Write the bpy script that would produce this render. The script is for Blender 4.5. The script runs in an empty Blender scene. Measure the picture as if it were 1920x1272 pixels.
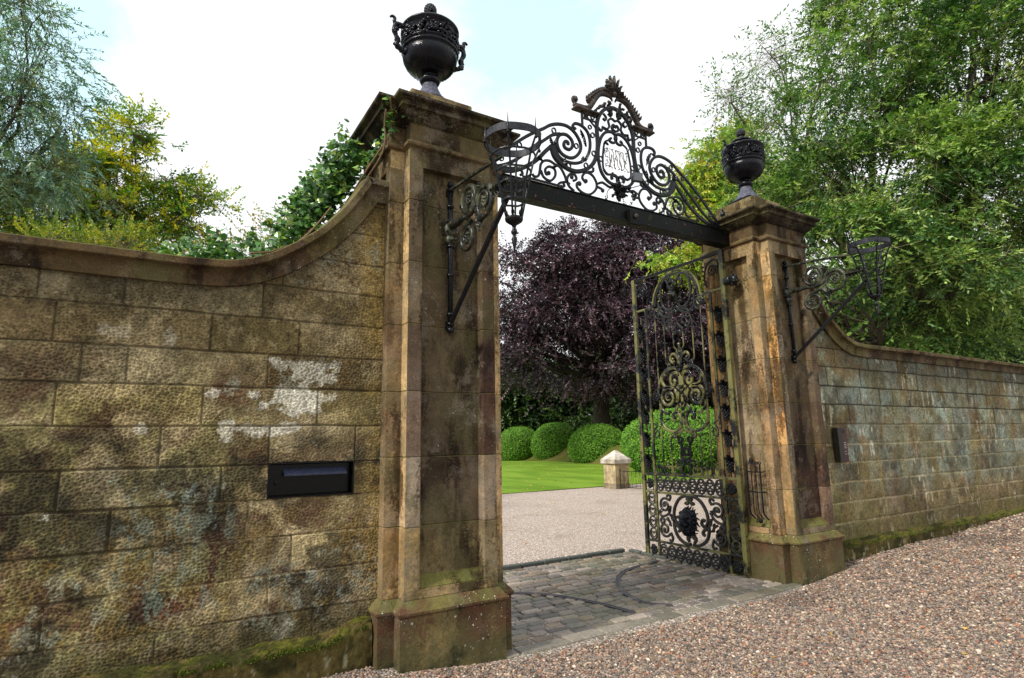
import bpy, math, random
import numpy as np
from mathutils import Vector, Matrix
R = math.radians
random.seed(7); rng = np.random.default_rng(7)
scn = bpy.context.scene
COL = scn.collection

# ------------------------------------------------------------------ camera
CAMX, CAMY, CAMZ = -1.9928, -4.6669, 1.6
PITCH, ROLL, YAW, FPX = 0.17292, -0.018222, 0.549832, 1085.61
fw = Vector((math.sin(YAW)*math.cos(PITCH), math.cos(YAW)*math.cos(PITCH), math.sin(PITCH)))
rt = Vector((math.cos(YAW), -math.sin(YAW), 0)); up = rt.cross(fw)
rt2 = rt*math.cos(ROLL)+up*math.sin(ROLL); up2 = -rt*math.sin(ROLL)+up*math.cos(ROLL)
cd = bpy.data.cameras.new('camera'); cam = bpy.data.objects.new('camera', cd); COL.objects.link(cam)
m = Matrix((rt2, up2, -fw)).transposed().to_4x4(); m.translation = Vector((CAMX, CAMY, CAMZ)); cam.matrix_world = m
cd.sensor_width = 36; cd.lens = 36*FPX/1920; cd.clip_start = 0.05; cd.clip_end = 2000
scn.camera = cam

# ------------------------------------------------------------------ world, sun, exposure
SUN_AZ, SUN_EL = R(-99), R(43)          # azimuth measured from +Y towards +X: light comes from the upper left
w = bpy.data.worlds.new("World"); scn.world = w; w.use_nodes = True
nt = w.node_tree; N = nt.nodes; L = nt.links; N.clear()
def wn(t, **k):
    n = N.new(t)
    for a, b in k.items(): setattr(n, a, b)
    return n
wo = wn('ShaderNodeOutputWorld'); bg = wn('ShaderNodeBackground')
sky = wn('ShaderNodeTexSky', sky_type='NISHITA', sun_disc=False, sun_elevation=SUN_EL, sun_rotation=SUN_AZ)
tc = wn('ShaderNodeTexCoord'); no = wn('ShaderNodeTexNoise'); no.inputs['Scale'].default_value = 5.5
no.inputs['Detail'].default_value = 7; no.inputs['Roughness'].default_value = .62
mp = wn('ShaderNodeMapping'); mp.inputs['Scale'].default_value = (1, 1, 1.6)
rp = wn('ShaderNodeValToRGB'); rp.color_ramp.elements[0].position = .33; rp.color_ramp.elements[1].position = .58
def dirpix(u, v):
    return (fw + rt2*((u-960)/FPX) + up2*((636-v)/FPX)).normalized()
holes = []
for (u, v, rad, amt) in [(985, 100, 9, .31), (905, 50, 7, .18), (1090, 40, 7, .2), (1150, 110, 6, .1), (10, 40, 11, .22), (60, 200, 8, .17), (-350, 0, 22, .22), (1700, -900, 30, .25), (-900, 500, 30, .2)]:
    dd = dirpix(u, v)
    vm = wn('ShaderNodeVectorMath', operation='DOT_PRODUCT'); vm.inputs[1].default_value = dd
    L.new(tc.outputs['Generated'], vm.inputs[0])
    mr = wn('ShaderNodeMapRange'); mr.inputs[1].default_value = math.cos(R(rad)); mr.inputs[2].default_value = 1
    mr.inputs[3].default_value = 0; mr.inputs[4].default_value = amt; mr.clamp = True
    L.new(vm.outputs['Value'], mr.inputs[0]); holes.append(mr.outputs[0])
sub = wn('ShaderNodeMath', operation='ADD'); L.new(tc.outputs['Generated'], mp.inputs[0]); L.new(mp.outputs[0], no.inputs['Vector'])
L.new(no.outputs['Fac'], sub.inputs[0]); sub.inputs[1].default_value = .19
cur = sub.outputs[0]
for h in holes:
    s = wn('ShaderNodeMath', operation='SUBTRACT'); L.new(cur, s.inputs[0]); L.new(h, s.inputs[1]); cur = s.outputs[0]
L.new(cur, rp.inputs[0])
mx = wn('ShaderNodeMix', data_type='RGBA'); mx.inputs[7].default_value = (9.8, 10.0, 10.2, 1)
sk2 = wn('ShaderNodeMix', data_type='RGBA', blend_type='ADD'); sk2.inputs[0].default_value = 1; sk2.inputs[7].default_value = (5.6, 7.6, 7.4, 1)
L.new(sky.outputs[0], sk2.inputs[6]); L.new(sk2.outputs[2], mx.inputs[6])
L.new(rp.outputs[0], mx.inputs[0]); L.new(mx.outputs[2], bg.inputs[0]); bg.inputs[1].default_value = 0.10
L.new(bg.outputs[0], wo.inputs[0])
sd = bpy.data.lights.new('sun', 'SUN'); sd.energy = 3.6; sd.angle = R(5); sd.color = (1, .95, .86)
so = bpy.data.objects.new('sun', sd); COL.objects.link(so)
sv = Vector((math.sin(SUN_AZ)*math.cos(SUN_EL), math.cos(SUN_AZ)*math.cos(SUN_EL), math.sin(SUN_EL)))
so.rotation_euler = sv.to_track_quat('Z', 'Y').to_euler()
vs = scn.view_settings; vs.view_transform = 'Standard'; vs.look = 'None'; vs.exposure = 0.24; vs.gamma = 1

# ------------------------------------------------------------------ object helpers
def tag(o, label=None, cat=None, group=None, kind=None):
    if label: o['label'] = label
    if cat: o['category'] = cat
    if group: o['group'] = group
    if kind: o['kind'] = kind
    return o
def thing(name, loc, label, cat, group=None, rz=0):
    o = bpy.data.objects.new(name, None); COL.objects.link(o); o.location = loc; o.rotation_euler = (0, 0, rz)
    o.empty_display_size = .1
    return tag(o, label, cat, group)
def link_mesh(name, me, mats, parent=None, smooth=False):
    for mt in (mats if isinstance(mats, (list, tuple)) else [mats]): me.materials.append(mt)
    if smooth: me.polygons.foreach_set('use_smooth', [True]*len(me.polygons))
    o = bpy.data.objects.new(name, me); COL.objects.link(o)
    if parent: o.parent = parent
    return o
def copy_tree(o, parent=None):
    c = o.copy(); COL.objects.link(c)
    if parent: c.parent = parent
    for ch in list(o.children): copy_tree(ch, c)
    return c

class MB:
    def __init__(s): s.v = []; s.f = []; s.c = []
    def add(s, vs, fs, col=(1, 1, 1)):
        b = len(s.v); s.v += [tuple(p) for p in vs]; s.f += [tuple(i+b for i in f) for f in fs]
        if isinstance(col, list): s.c += col
        else: s.c += [col]*len(fs)
    def box(s, x0, x1, y0, y1, z0, z1, col=(1, 1, 1), ch=0.0, M=None):
        c = ((x0+x1)/2, (y0+y1)/2, (z0+z1)/2); h = (abs(x1-x0)/2, abs(y1-y0)/2, abs(z1-z0)/2)
        vs = []; idx = {}
        for sx in (-1, 1):
            for sy in (-1, 1):
                for sz in (-1, 1):
                    for k in range(3):
                        q = [sx*(h[0]-ch), sy*(h[1]-ch), sz*(h[2]-ch)]; q[k] = (sx, sy, sz)[k]*h[k]
                        idx[(sx, sy, sz, k)] = len(vs); vs.append((c[0]+q[0], c[1]+q[1], c[2]+q[2]))
        if M is not None: vs = [M@Vector(p) for p in vs]
        fs = []
        def F(l, nrm):
            a, b_, d_ = (Vector(vs[i]) for i in l[:3])
            n = (b_-a).cross(d_-a)
            fs.append(l if n.dot(nrm) >= 0 else l[::-1])
        def dv(*t):
            v = Vector(t)
            return (M.to_3x3()@v) if M is not None else v
        for sx in (-1, 1):
            F([idx[(sx, a, b, 0)] for a, b in ((-1, -1), (1, -1), (1, 1), (-1, 1))], dv(sx, 0, 0))
            F([idx[(a, sx, b, 1)] for a, b in ((-1, -1), (1, -1), (1, 1), (-1, 1))], dv(0, sx, 0))
            F([idx[(a, b, sx, 2)] for a, b in ((-1, -1), (1, -1), (1, 1), (-1, 1))], dv(0, 0, sx))
        if ch > 0:
            for a in (-1, 1):
                for b in (-1, 1):
                    F([idx[(a, b, -1, 0)], idx[(a, b, 1, 0)], idx[(a, b, 1, 1)], idx[(a, b, -1, 1)]], dv(a, b, 0))
                    F([idx[(a, -1, b, 0)], idx[(a, 1, b, 0)], idx[(a, 1, b, 2)], idx[(a, -1, b, 2)]], dv(a, 0, b))
                    F([idx[(-1, a, b, 1)], idx[(1, a, b, 1)], idx[(1, a, b, 2)], idx[(-1, a, b, 2)]], dv(0, a, b))
                    for c_ in (-1, 1):
                        F([idx[(a, b, c_, k)] for k in range(3)], dv(a, b, c_))
        s.add(vs, fs, col)
    def tube(s, pts, r, n=8, col=(1, 1, 1), caps=True, flat=None):
        """round tube through 3D pts; r number or list. flat=(normal, depth): rectangular-ish bar lying in a plane"""
        P = [Vector(p) for p in pts]; m_ = len(P)
        rr = r if isinstance(r, (list, tuple)) else [r]*m_
        T = []
        for i in range(m_):
            t = P[min(i+1, m_-1)]-P[max(i-1, 0)]
            T.append(t.normalized() if t.length > 1e-9 else Vector((0, 0, 1)))
        if flat: nrm = Vector(flat[0]).normalized(); up_ = None
        else:
            up_ = Vector((0, 0, 1)) if abs(T[0].z) < .9 else Vector((1, 0, 0))
            up_ = (up_-T[0]*up_.dot(T[0])).normalized()
        vs = []
        for i in range(m_):
            if flat:
                a = nrm.cross(T[i]).normalized(); b = nrm
                hw = rr[i]; hd = flat[1]; k = .7
                hd = min(hd, hw*1.2) if hw < .006 else hd
                sec = [(hw, k*hd), (k*hw, hd), (-k*hw, hd), (-hw, k*hd), (-hw, -k*hd), (-k*hw, -hd), (k*hw, -hd), (hw, -k*hd)]
                for x, y in sec: vs.append(P[i]+a*x+b*y)
            else:
                up_ = (up_-T[i]*up_.dot(T[i]))
                up_ = up_.normalized() if up_.length > 1e-6 else Vector((1, 0, 0))
                b = T[i].cross(up_)
                for k in range(n):
                    an = 2*math.pi*k/n
                    vs.append(P[i]+(up_*math.cos(an)+b*math.sin(an))*rr[i])
        n_ = 8 if flat else n
        fs = []
        for i in range(m_-1):
            for k in range(n_):
                k2 = (k+1) % n_
                fs.append((i*n_+k, i*n_+k2, (i+1)*n_+k2, (i+1)*n_+k))
        if caps: fs.append(tuple(range(n_))[::-1]); fs.append(tuple((m_-1)*n_+k for k in range(n_)))
        s.add(vs, fs, col)
    def blob(s, c, r, nu=10, nv=7, col=(1, 1, 1), M=None, bump=0):
        if not isinstance(r, (tuple, list)): r = (r, r, r)
        vs = []; fs = []
        for j in range(nv+1):
            ph = math.pi*j/nv
            for i in range(nu):
                th = 2*math.pi*i/nu
                k = 1+bump*(random.random()-.5)
                p = Vector((r[0]*math.sin(ph)*math.cos(th)*k, r[1]*math.sin(ph)*math.sin(th)*k, r[2]*math.cos(ph)))
                if M is not None: p = M@p
                vs.append(p+Vector(c))
        for j in range(nv):
            for i in range(nu):
                i2 = (i+1) % nu
                fs.append((j*nu+i, (j+1)*nu+i, (j+1)*nu+i2, j*nu+i2))
        s.add(vs, fs, col)
    def lathe(s, prof, c=(0, 0, 0), n=40, col=(1, 1, 1), flute=None):
        vs = []; fs = []
        for (r, z) in prof:
            for i in range(n):
                th = 2*math.pi*i/n
                k = 1
                if flute and flute[0] < z < flute[1]: k = 1+flute[2]*(1 if i % 2 else -1)
                vs.append((c[0]+r*k*math.cos(th), c[1]+r*k*math.sin(th), c[2]+z))
        for j in range(len(prof)-1):
            for i in range(n):
                i2 = (i+1) % n
                fs.append((j*n+i, j*n+i2, (j+1)*n+i2, (j+1)*n+i))
        s.add(vs, fs, col)
    def prism(s, poly, z0, z1, ch=0.0, cols=None, col=(1, 1, 1)):
        """vertical prism on CCW polygon; chamfered top and bottom edges"""
        n = len(poly)
        def inset(d):
            out = []
            for i in range(n):
                a = Vector(poly[i-1]); b = Vector(poly[i]); c = Vector(poly[(i+1) % n])
                e1 = (b-a).normalized(); e2 = (c-b).normalized()
                n1 = Vector((-e1.y, e1.x)); n2 = Vector((-e2.y, e2.x))
                m_ = n1+n2; q = m_.dot(n1)
                out.append(b+m_*(d/q if abs(q) > 1e-6 else d))
            return out
        I = inset(ch) if ch > 0 else [Vector(p) for p in poly]
        O = [Vector(p) for p in poly]
        rings = [(I, z0), (O, z0+ch), (O, z1-ch), (I, z1)] if ch > 0 else [(O, z0), (O, z1)]
        vs = [(p.x, p.y, z) for r_, z in rings for p in r_]
        fs = []; cc = []
        for j in range(len(rings)-1):
            for i in range(n):
                i2 = (i+1) % n
                fs.append((j*n+i, j*n+i2, (j+1)*n+i2, (j+1)*n+i)); cc.append(cols[i] if cols else col)
        fs.append(tuple(range(n))[::-1]); cc.append(col); fs.append(tuple((len(rings)-1)*n+k for k in range(n))); cc.append(col)
        s.add(vs, fs, cc)
    def build(s, name, mat, parent=None, smooth=False, loc=None):
        me = bpy.data.meshes.new(name)
        me.from_pydata([tuple(p) for p in s.v], [], s.f)
        at = me.attributes.new('tint', 'FLOAT_COLOR', 'FACE')
        a = np.ones((len(s.f), 4), np.float32); a[:, :3] = np.array([c[:3] for c in s.c], np.float32) if s.c else 1
        at.data.foreach_set('color', a.ravel()); me.update()
        o = link_mesh(name, me, mat, parent, smooth)
        if loc: o.location = loc
        return o

def build_split(g, name, mat, parent=None, smooth=False, pad=.004):
    """one part per separate piece: pieces whose boxes touch stay together"""
    par = list(range(len(g.v)))
    def fd(i):
        while par[i] != i: par[i] = par[par[i]]; i = par[i]
        return i
    for f in g.f:
        r0 = fd(f[0])
        for i in f[1:]: par[fd(i)] = r0
    comp = {}
    for i in range(len(g.v)): comp.setdefault(fd(i), []).append(i)
    bx_ = [[k, np.array([g.v[i] for i in ids]).min(0)-pad, np.array([g.v[i] for i in ids]).max(0)+pad, {k}] for k, ids in comp.items()]
    ch = True
    while ch:
        ch = False; out = []
        for b in bx_:
            for o in out:
                if (b[1] <= o[2]).all() and (b[2] >= o[1]).all():
                    o[1] = np.minimum(o[1], b[1]); o[2] = np.maximum(o[2], b[2]); o[3] |= b[3]; ch = True; break
            else: out.append(b)
        bx_ = out
    where = {k: j for j, b in enumerate(bx_) for k in b[3]}
    subs = [MB() for _ in bx_]; maps = [{} for _ in bx_]
    for f, c in zip(g.f, g.c):
        j = where[fd(f[0])]; sb = subs[j]; mp_ = maps[j]; nf = []
        for i in f:
            if i not in mp_: mp_[i] = len(sb.v); sb.v.append(g.v[i])
            nf.append(mp_[i])
        sb.f.append(tuple(nf)); sb.c.append(c)
    for sb in subs: sb.build(name, mat, parent, smooth)

def cr(pts, n=6, closed=False):
    """Catmull-Rom through points of any dimension"""
    P = [np.array(p, float) for p in pts]; out = []
    m_ = len(P)
    rngi = range(m_ if closed else m_-1)
    for i in rngi:
        if closed: p0, p1, p2, p3 = P[i-1], P[i], P[(i+1) % m_], P[(i+2) % m_]
        else: p0, p1, p2, p3 = P[max(i-1, 0)], P[i], P[i+1], P[min(i+2, m_-1)]
        for k in range(n):
            t = k/n
            out.append(.5*((2*p1)+(-p0+p2)*t+(2*p0-5*p1+4*p2-p3)*t*t+(-p0+3*p1-3*p2+p3)*t**3))
    if not closed: out.append(P[-1])
    return [tuple(p) for p in out]
def spiral(cx, cy, r0, r1, a0, a1, n=None):
    n = n or max(8, int(abs(a1-a0)/20))
    return [(cx+(r0+(r1-r0)*t)*math.cos(R(a0+(a1-a0)*t)), cy+(r0+(r1-r0)*t)*math.sin(R(a0+(a1-a0)*t))) for t in [i/n for i in range(n+1)]]

# numpy grid mesh with per-vertex colour
def grid_mesh(name, X, Y, Z, colr, mat, parent=None, keep=None, smooth=True, kind=None):
    ny, nx = X.shape
    V = np.stack([X, Y, Z], -1).reshape(-1, 3).astype(np.float32)
    i = np.arange(ny*nx).reshape(ny, nx)
    q = np.stack([i[:-1, :-1], i[:-1, 1:], i[1:, 1:], i[1:, :-1]], -1).reshape(-1, 4)
    if keep is not None: q = q[keep.reshape(-1)]
    return np_mesh(name, V, q, colr.reshape(-1, 3) if colr is not None else None, mat, parent, smooth)
def np_mesh(name, V, Q, colr, mat, parent=None, smooth=True):
    me = bpy.data.meshes.new(name); k = Q.shape[1]
    me.vertices.add(len(V)); me.vertices.foreach_set('co', V.astype(np.float32).ravel())
    me.loops.add(Q.size); me.loops.foreach_set('vertex_index', Q.astype(np.int32).ravel())
    me.polygons.add(len(Q)); me.polygons.foreach_set('loop_start', np.arange(0, Q.size, k, dtype=np.int32))
    me.polygons.foreach_set('use_smooth', np.full(len(Q), smooth))
    me.update(calc_edges=True); me.validate()
    if colr is not None:
        a = np.ones((len(V), 4), np.float32); a[:, :3] = colr
        at = me.attributes.new('tint', 'FLOAT_COLOR', 'POINT'); at.data.foreach_set('color', a.ravel())
    return link_mesh(name, me, mat, parent)

# numpy noise
def _h(ix, iy, s=0):
    n = (ix.astype(np.int64)*374761393+iy.astype(np.int64)*668265263+s*2246822519) & 0xffffffff
    n = ((n ^ (n >> 13))*1274126177) & 0xffffffff
    return ((n ^ (n >> 16)) & 0xffffff)/float(0xffffff)
def vnoise(x, y, s=0):
    ix = np.floor(x); iy = np.floor(y); fx = x-ix; fy = y-iy; fx = fx*fx*(3-2*fx); fy = fy*fy*(3-2*fy)
    a = _h(ix, iy, s); b = _h(ix+1, iy, s); c = _h(ix, iy+1, s); d_ = _h(ix+1, iy+1, s)
    return (a*(1-fx)+b*fx)*(1-fy)+(c*(1-fx)+d_*fx)*fy
def fbm(x, y, o=5, s=0, g=.5):
    t = 0; a = 1; n = 0
    for k in range(o): t = t+a*vnoise(x*2**k, y*2**k, s+k*17); n += a; a *= g
    return t/n
def worley(x, y, s=0):
    ix = np.floor(x); iy = np.floor(y); best = np.full(x.shape, 9.)
    for dx in (-1, 0, 1):
        for dy in (-1, 0, 1):
            cx = ix+dx; cy = iy+dy
            px = cx+.15+.7*_h(cx, cy, s+1); py = cy+.15+.7*_h(cx, cy, s+2)
            best = np.minimum(best, (x-px)**2+(y-py)**2)
    return np.sqrt(best)
def sst(a, b, x):
    t = np.clip((x-a)/(b-a), 0, 1); return t*t*(3-2*t)
def lin(r, g, b):
    f = lambda c: (c/255/12.92 if c <= 10 else ((c/255+.055)/1.055)**2.4)
    return np.array([f(r), f(g), f(b)])

# ------------------------------------------------------------------ materials
def newmat(name):
    mt = bpy.data.materials.new(name); mt.use_nodes = True
    n = mt.node_tree.nodes; b = n['Principled BSDF']
    return mt, n, mt.node_tree.links, b
def nd(n, t, **k):
    x = n.new(t)
    for a, b in k.items():
        if a.startswith('i_'):
            x.inputs[int(a[2:]) if a[2:].isdigit() else a[2:]].default_value = b
        else: setattr(x, a, b)
    return x
def mixc(n, l, fac, a, b, mode='MIX'):
    x = n.new('ShaderNodeMix'); x.data_type = 'RGBA'; x.blend_type = mode
    for sck, v in ((0, fac), (6, a), (7, b)):
        if hasattr(v, 'is_linked') or hasattr(v, 'links'): l.new(v, x.inputs[sck])
        else: x.inputs[sck].default_value = v if sck == 0 else (tuple(v)+(1,))[:4]
    return x.outputs[2]
def ramp(n, l, src, p0, p1):
    x = n.new('ShaderNodeMapRange'); x.clamp = True; x.interpolation_type = 'SMOOTHSTEP'
    x.inputs[1].default_value = p0; x.inputs[2].default_value = p1; l.new(src, x.inputs[0]); return x.outputs[0]
def noise_(n, l, co, scale, detail=5, rough=.55, mapscale=None):
    x = n.new('ShaderNodeTexNoise'); x.inputs['Scale'].default_value = scale; x.inputs['Detail'].default_value = detail
    x.inputs['Roughness'].default_value = rough
    if mapscale:
        mpn = n.new('ShaderNodeMapping'); mpn.inputs['Scale'].default_value = mapscale; l.new(co, mpn.inputs[0]); l.new(mpn.outputs[0], x.inputs['Vector'])
    else: l.new(co, x.inputs['Vector'])
    return x.outputs['Fac']
def bump(n, l, b, h, dist=.01, strength=1, prev=None):
    x = n.new('ShaderNodeBump'); x.inputs['Distance'].default_value = dist; x.inputs['Strength'].default_value = strength
    l.new(h, x.inputs['Height'])
    if prev is not None: l.new(prev, x.inputs['Normal'])
    l.new(x.outputs[0], b.inputs['Normal']); return x.outputs[0]

def mat_stone(name, streak=.5, moss_z=None, lichen=.3, soot=.6, tool=0.0, mossup=.8, orange=0.0, gain=.92, algae=.42):
    mt, n, l, b = newmat(name)
    geo = n.new('ShaderNodeNewGeometry'); wp = geo.outputs['Position']
    at = nd(n, 'ShaderNodeAttribute', attribute_name='tint'); c = mixc(n, l, 1.0, at.outputs['Color'], (gain, gain*.97, gain*.98), 'MULTIPLY')
    fine = noise_(n, l, wp, 120, 4, .75); med = noise_(n, l, wp, 38, 5, .75)
    # grit: breaks every stain edge into grains
    g1 = nd(n, 'ShaderNodeMath', operation='MULTIPLY_ADD', i_1=.30, i_2=-.15); l.new(fine, g1.inputs[0])
    g2 = nd(n, 'ShaderNodeMath', operation='MULTIPLY_ADD', i_1=.34, i_2=-.17); l.new(med, g2.inputs[0])
    gr = nd(n, 'ShaderNodeMath', operation='ADD'); l.new(g1.outputs[0], gr.inputs[0]); l.new(g2.outputs[0], gr.inputs[1])
    def msk(scale, lo, hi, amt=1.0, detail=6, rough=.6, ms=None, grit=True):
        x = noise_(n, l, wp, scale, detail, rough, ms)
        if grit:
            a = nd(n, 'ShaderNodeMath', operation='ADD'); l.new(x, a.inputs[0]); l.new(gr.outputs[0], a.inputs[1]); x = a.outputs[0]
        x = ramp(n, l, x, lo, hi)
        if amt != 1.0:
            a = nd(n, 'ShaderNodeMath', operation='MULTIPLY', i_1=amt); l.new(x, a.inputs[0]); x = a.outputs[0]
        return x
    c = mixc(n, l, msk(2.2, .38, .66), c, (.60, .57, .50), 'MULTIPLY')
    c = mixc(n, l, msk(8, .46, .62), c, (1.32, 1.27, 1.18), 'MULTIPLY')
    c = mixc(n, l, msk(5.2, .50, .60, soot, ms=(1, 1, .20)), c, (.26, .22, .18), 'MULTIPLY')
    c = mixc(n, l, msk(2.7, .53, .60, soot*.8, ms=(1, 1, .55)), c, (.30, .26, .22), 'MULTIPLY')
    c = mixc(n, l, msk(11, .56, .70, soot*.8, ms=(1, 1, .35)), c, (.42, .38, .33), 'MULTIPLY')
    c = mixc(n, l, msk(3.1, .50, .60, algae, ms=(1, 1, .6)), c, (.115, .105, .045))
    c = mixc(n, l, msk(3.7, .54, .66, .5), c, (.20, .17, .13))
    if orange: c = mixc(n, l, msk(4.3, .53, .66, orange), c, (.42, .23, .06))
    sx = n.new('ShaderNodeSeparateXYZ'); l.new(wp, sx.inputs[0])
    if moss_z:
        mz = nd(n, 'ShaderNodeMapRange'); mz.inputs[1].default_value = moss_z; mz.inputs[2].default_value = -.05
        mz.inputs[3].default_value = 0; mz.inputs[4].default_value = 1; l.new(sx.outputs[2], mz.inputs[0])
        mn = nd(n, 'ShaderNodeMath', operation='ADD'); l.new(noise_(n, l, wp, 6, 6, .7), mn.inputs[0]); l.new(gr.outputs[0], mn.inputs[1])
        ad = nd(n, 'ShaderNodeMath', operation='MULTIPLY'); l.new(mz.outputs[0], ad.inputs[0]); l.new(mn.outputs[0], ad.inputs[1])
        c = mixc(n, l, msk(2.6, .48, .60, .8), c, (.105, .045, .026))
        c = mixc(n, l, ramp(n, l, ad.outputs[0], .26, .50), c, (.085, .076, .032))
        c = mixc(n, l, ramp(n, l, ad.outputs[0], .46, .62), c, (.026, .026, .012))
    sn = n.new('ShaderNodeSeparateXYZ'); l.new(geo.outputs['Normal'], sn.inputs[0])
    mu = nd(n, 'ShaderNodeMath', operation='MULTIPLY'); l.new(ramp(n, l, sn.outputs[2], .3, .7), mu.inputs[0]); l.new(msk(8, .38, .58, mossup), mu.inputs[1])
    c = mixc(n, l, mu.outputs[0], c, (.115, .12, .032))
    for sc_, th_, am in ((15, .085, 1.0), (34, .10, .8)):
        vo = nd(n, 'ShaderNodeTexVoronoi'); vo.inputs['Scale'].default_value = sc_; l.new(wp, vo.inputs['Vector'])
        su = nd(n, 'ShaderNodeMath', operation='SUBTRACT'); l.new(vo.outputs['Distance'], su.inputs[0]); l.new(gr.outputs[0], su.inputs[1])
        spot = ramp(n, l, su.outputs[0], th_+.05, th_)
        m5 = nd(n, 'ShaderNodeMath', operation='MULTIPLY'); l.new(spot, m5.inputs[0]); l.new(msk(1.9, .53, .60, lichen*am), m5.inputs[1])
        c = mixc(n, l, m5.outputs[0], c, (.46, .46, .40))
    c = mixc(n, l, ramp(n, l, fine, .28, .75), mixc(n, l, 1.0, c, (.60, .58, .55), 'MULTIPLY'), mixc(n, l, 1.0, c, (1.45, 1.43, 1.38), 'MULTIPLY'))
    l.new(c, b.inputs['Base Color']); b.inputs['Roughness'].default_value = .85
    b.inputs['Specular IOR Level'].default_value = .22
    p = bump(n, l, b, fine, .004, .9)
    p = bump(n, l, b, noise_(n, l, wp, 26, 6, .7), .014, .6, p)
    return mt
def mat_wall(name):
    mt, n, l, b = newmat(name)
    geo = n.new('ShaderNodeNewGeometry'); wp = geo.outputs['Position']
    at = nd(n, 'ShaderNodeAttribute', attribute_name='tint'); c = at.outputs['Color']
    fine = noise_(n, l, wp, 110, 4, .75)
    c = mixc(n, l, ramp(n, l, fine, .3, .7), (.0, .0, .0), c) if False else c
    f1 = ramp(n, l, fine, .3, .72)
    c = mixc(n, l, f1, mixc(n, l, 1.0, c, (.62, .6, .56), 'MULTIPLY'), mixc(n, l, 1.0, c, (1.4, 1.38, 1.3), 'MULTIPLY'))
    l.new(c, b.inputs['Base Color']); b.inputs['Roughness'].default_value = .9; b.inputs['Specular IOR Level'].default_value = .2
    p = bump(n, l, b, fine, .006, .9)
    return mt
def mat_iron(name, base=(.0045, .005, .0062), moss=0.0, rough=.20, spec=.22, mosscol=(.13, .12, .02), scale=6):
    mt, n, l, b = newmat(name)
    geo = n.new('ShaderNodeNewGeometry'); wp = geo.outputs['Position']
    c = mixc(n, l, ramp(n, l, noise_(n, l, wp, 40, 4), .4, .7), base, tuple(x*2.4 for x in base))
    ns = noise_(n, l, wp, scale, 6, .7)
    if moss > 0:
        c = mixc(n, l, ramp(n, l, ns, .62-.34*moss, .74-.3*moss), c, mosscol)
        c = mixc(n, l, ramp(n, l, noise_(n, l, wp, 17, 5, .6), .62, .7), c, (.16, .07, .03))
    l.new(c, b.inputs['Base Color'])
    rr = nd(n, 'ShaderNodeMapRange'); rr.inputs[1].default_value = .3; rr.inputs[2].default_value = .75; rr.inputs[3].default_value = rough-.06; rr.inputs[4].default_value = rough+.22
    l.new(ns, rr.inputs[0]); l.new(rr.outputs[0], b.inputs['Roughness'])
    b.inputs['Specular IOR Level'].default_value = spec
    bump(n, l, b, noise_(n, l, wp, 90, 4, .6), .003, .7)
    return mt
def mat_leaf(name, trans=.35, gloss=.4, tr_tint=(1.2, 1.5, .5)):
    mt, n, l, b = newmat(name)
    at = nd(n, 'ShaderNodeAttribute', attribute_name='tint')
    l.new(at.outputs['Color'], b.inputs['Base Color']); b.inputs['Roughness'].default_value = gloss
    b.inputs['Specular IOR Level'].default_value = .4
    t = n.new('ShaderNodeBsdfTranslucent'); l.new(mixc(n, l, 1.0, at.outputs['Color'], tr_tint, 'MULTIPLY'), t.inputs[0])
    ms = n.new('ShaderNodeMixShader'); ms.inputs[0].default_value = trans
    l.new(b.outputs[0], ms.inputs[1]); l.new(t.outputs[0], ms.inputs[2]); l.new(ms.outputs[0], n['Material Output'].inputs[0])
    return mt
def mat_simple(name, col, rough=.8, nscale=10, var=.5, bumpd=.004, metallic=0, spec=.3):
    mt, n, l, b = newmat(name)
    geo = n.new('ShaderNodeNewGeometry'); wp = geo.outputs['Position']
    ns = noise_(n, l, wp, nscale, 6, .65)
    c = mixc(n, l, ramp(n, l, ns, .3, .7), tuple(x*(1-var*.5) for x in col), tuple(min(1, x*(1+var*.5)) for x in col))
    l.new(c, b.inputs['Base Color']); b.inputs['Roughness'].default_value = rough; b.inputs['Metallic'].default_value = metallic
    b.inputs['Specular IOR Level'].default_value = spec
    bump(n, l, b, noise_(n, l, wp, nscale*5, 4, .6), bumpd, .7)
    return mt
def mat_tint(name, rough=.75, nscale=60, bumpd=.002, spec=.35):
    mt, n, l, b = newmat(name)
    geo = n.new('ShaderNodeNewGeometry'); wp = geo.outputs['Position']
    at = nd(n, 'ShaderNodeAttribute', attribute_name='tint')
    ns = noise_(n, l, wp, nscale, 5, .65)
    c = mixc(n, l, ramp(n, l, ns, .3, .72), mixc(n, l, 1.0, at.outputs['Color'], (.7, .7, .7), 'MULTIPLY'), mixc(n, l, 1.0, at.outputs['Color'], (1.3, 1.3, 1.25), 'MULTIPLY'))
    l.new(c, b.inputs['Base Color']); b.inputs['Roughness'].default_value = rough; b.inputs['Specular IOR Level'].default_value = spec
    bump(n, l, b, ns, bumpd, .8)
    return mt
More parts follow.
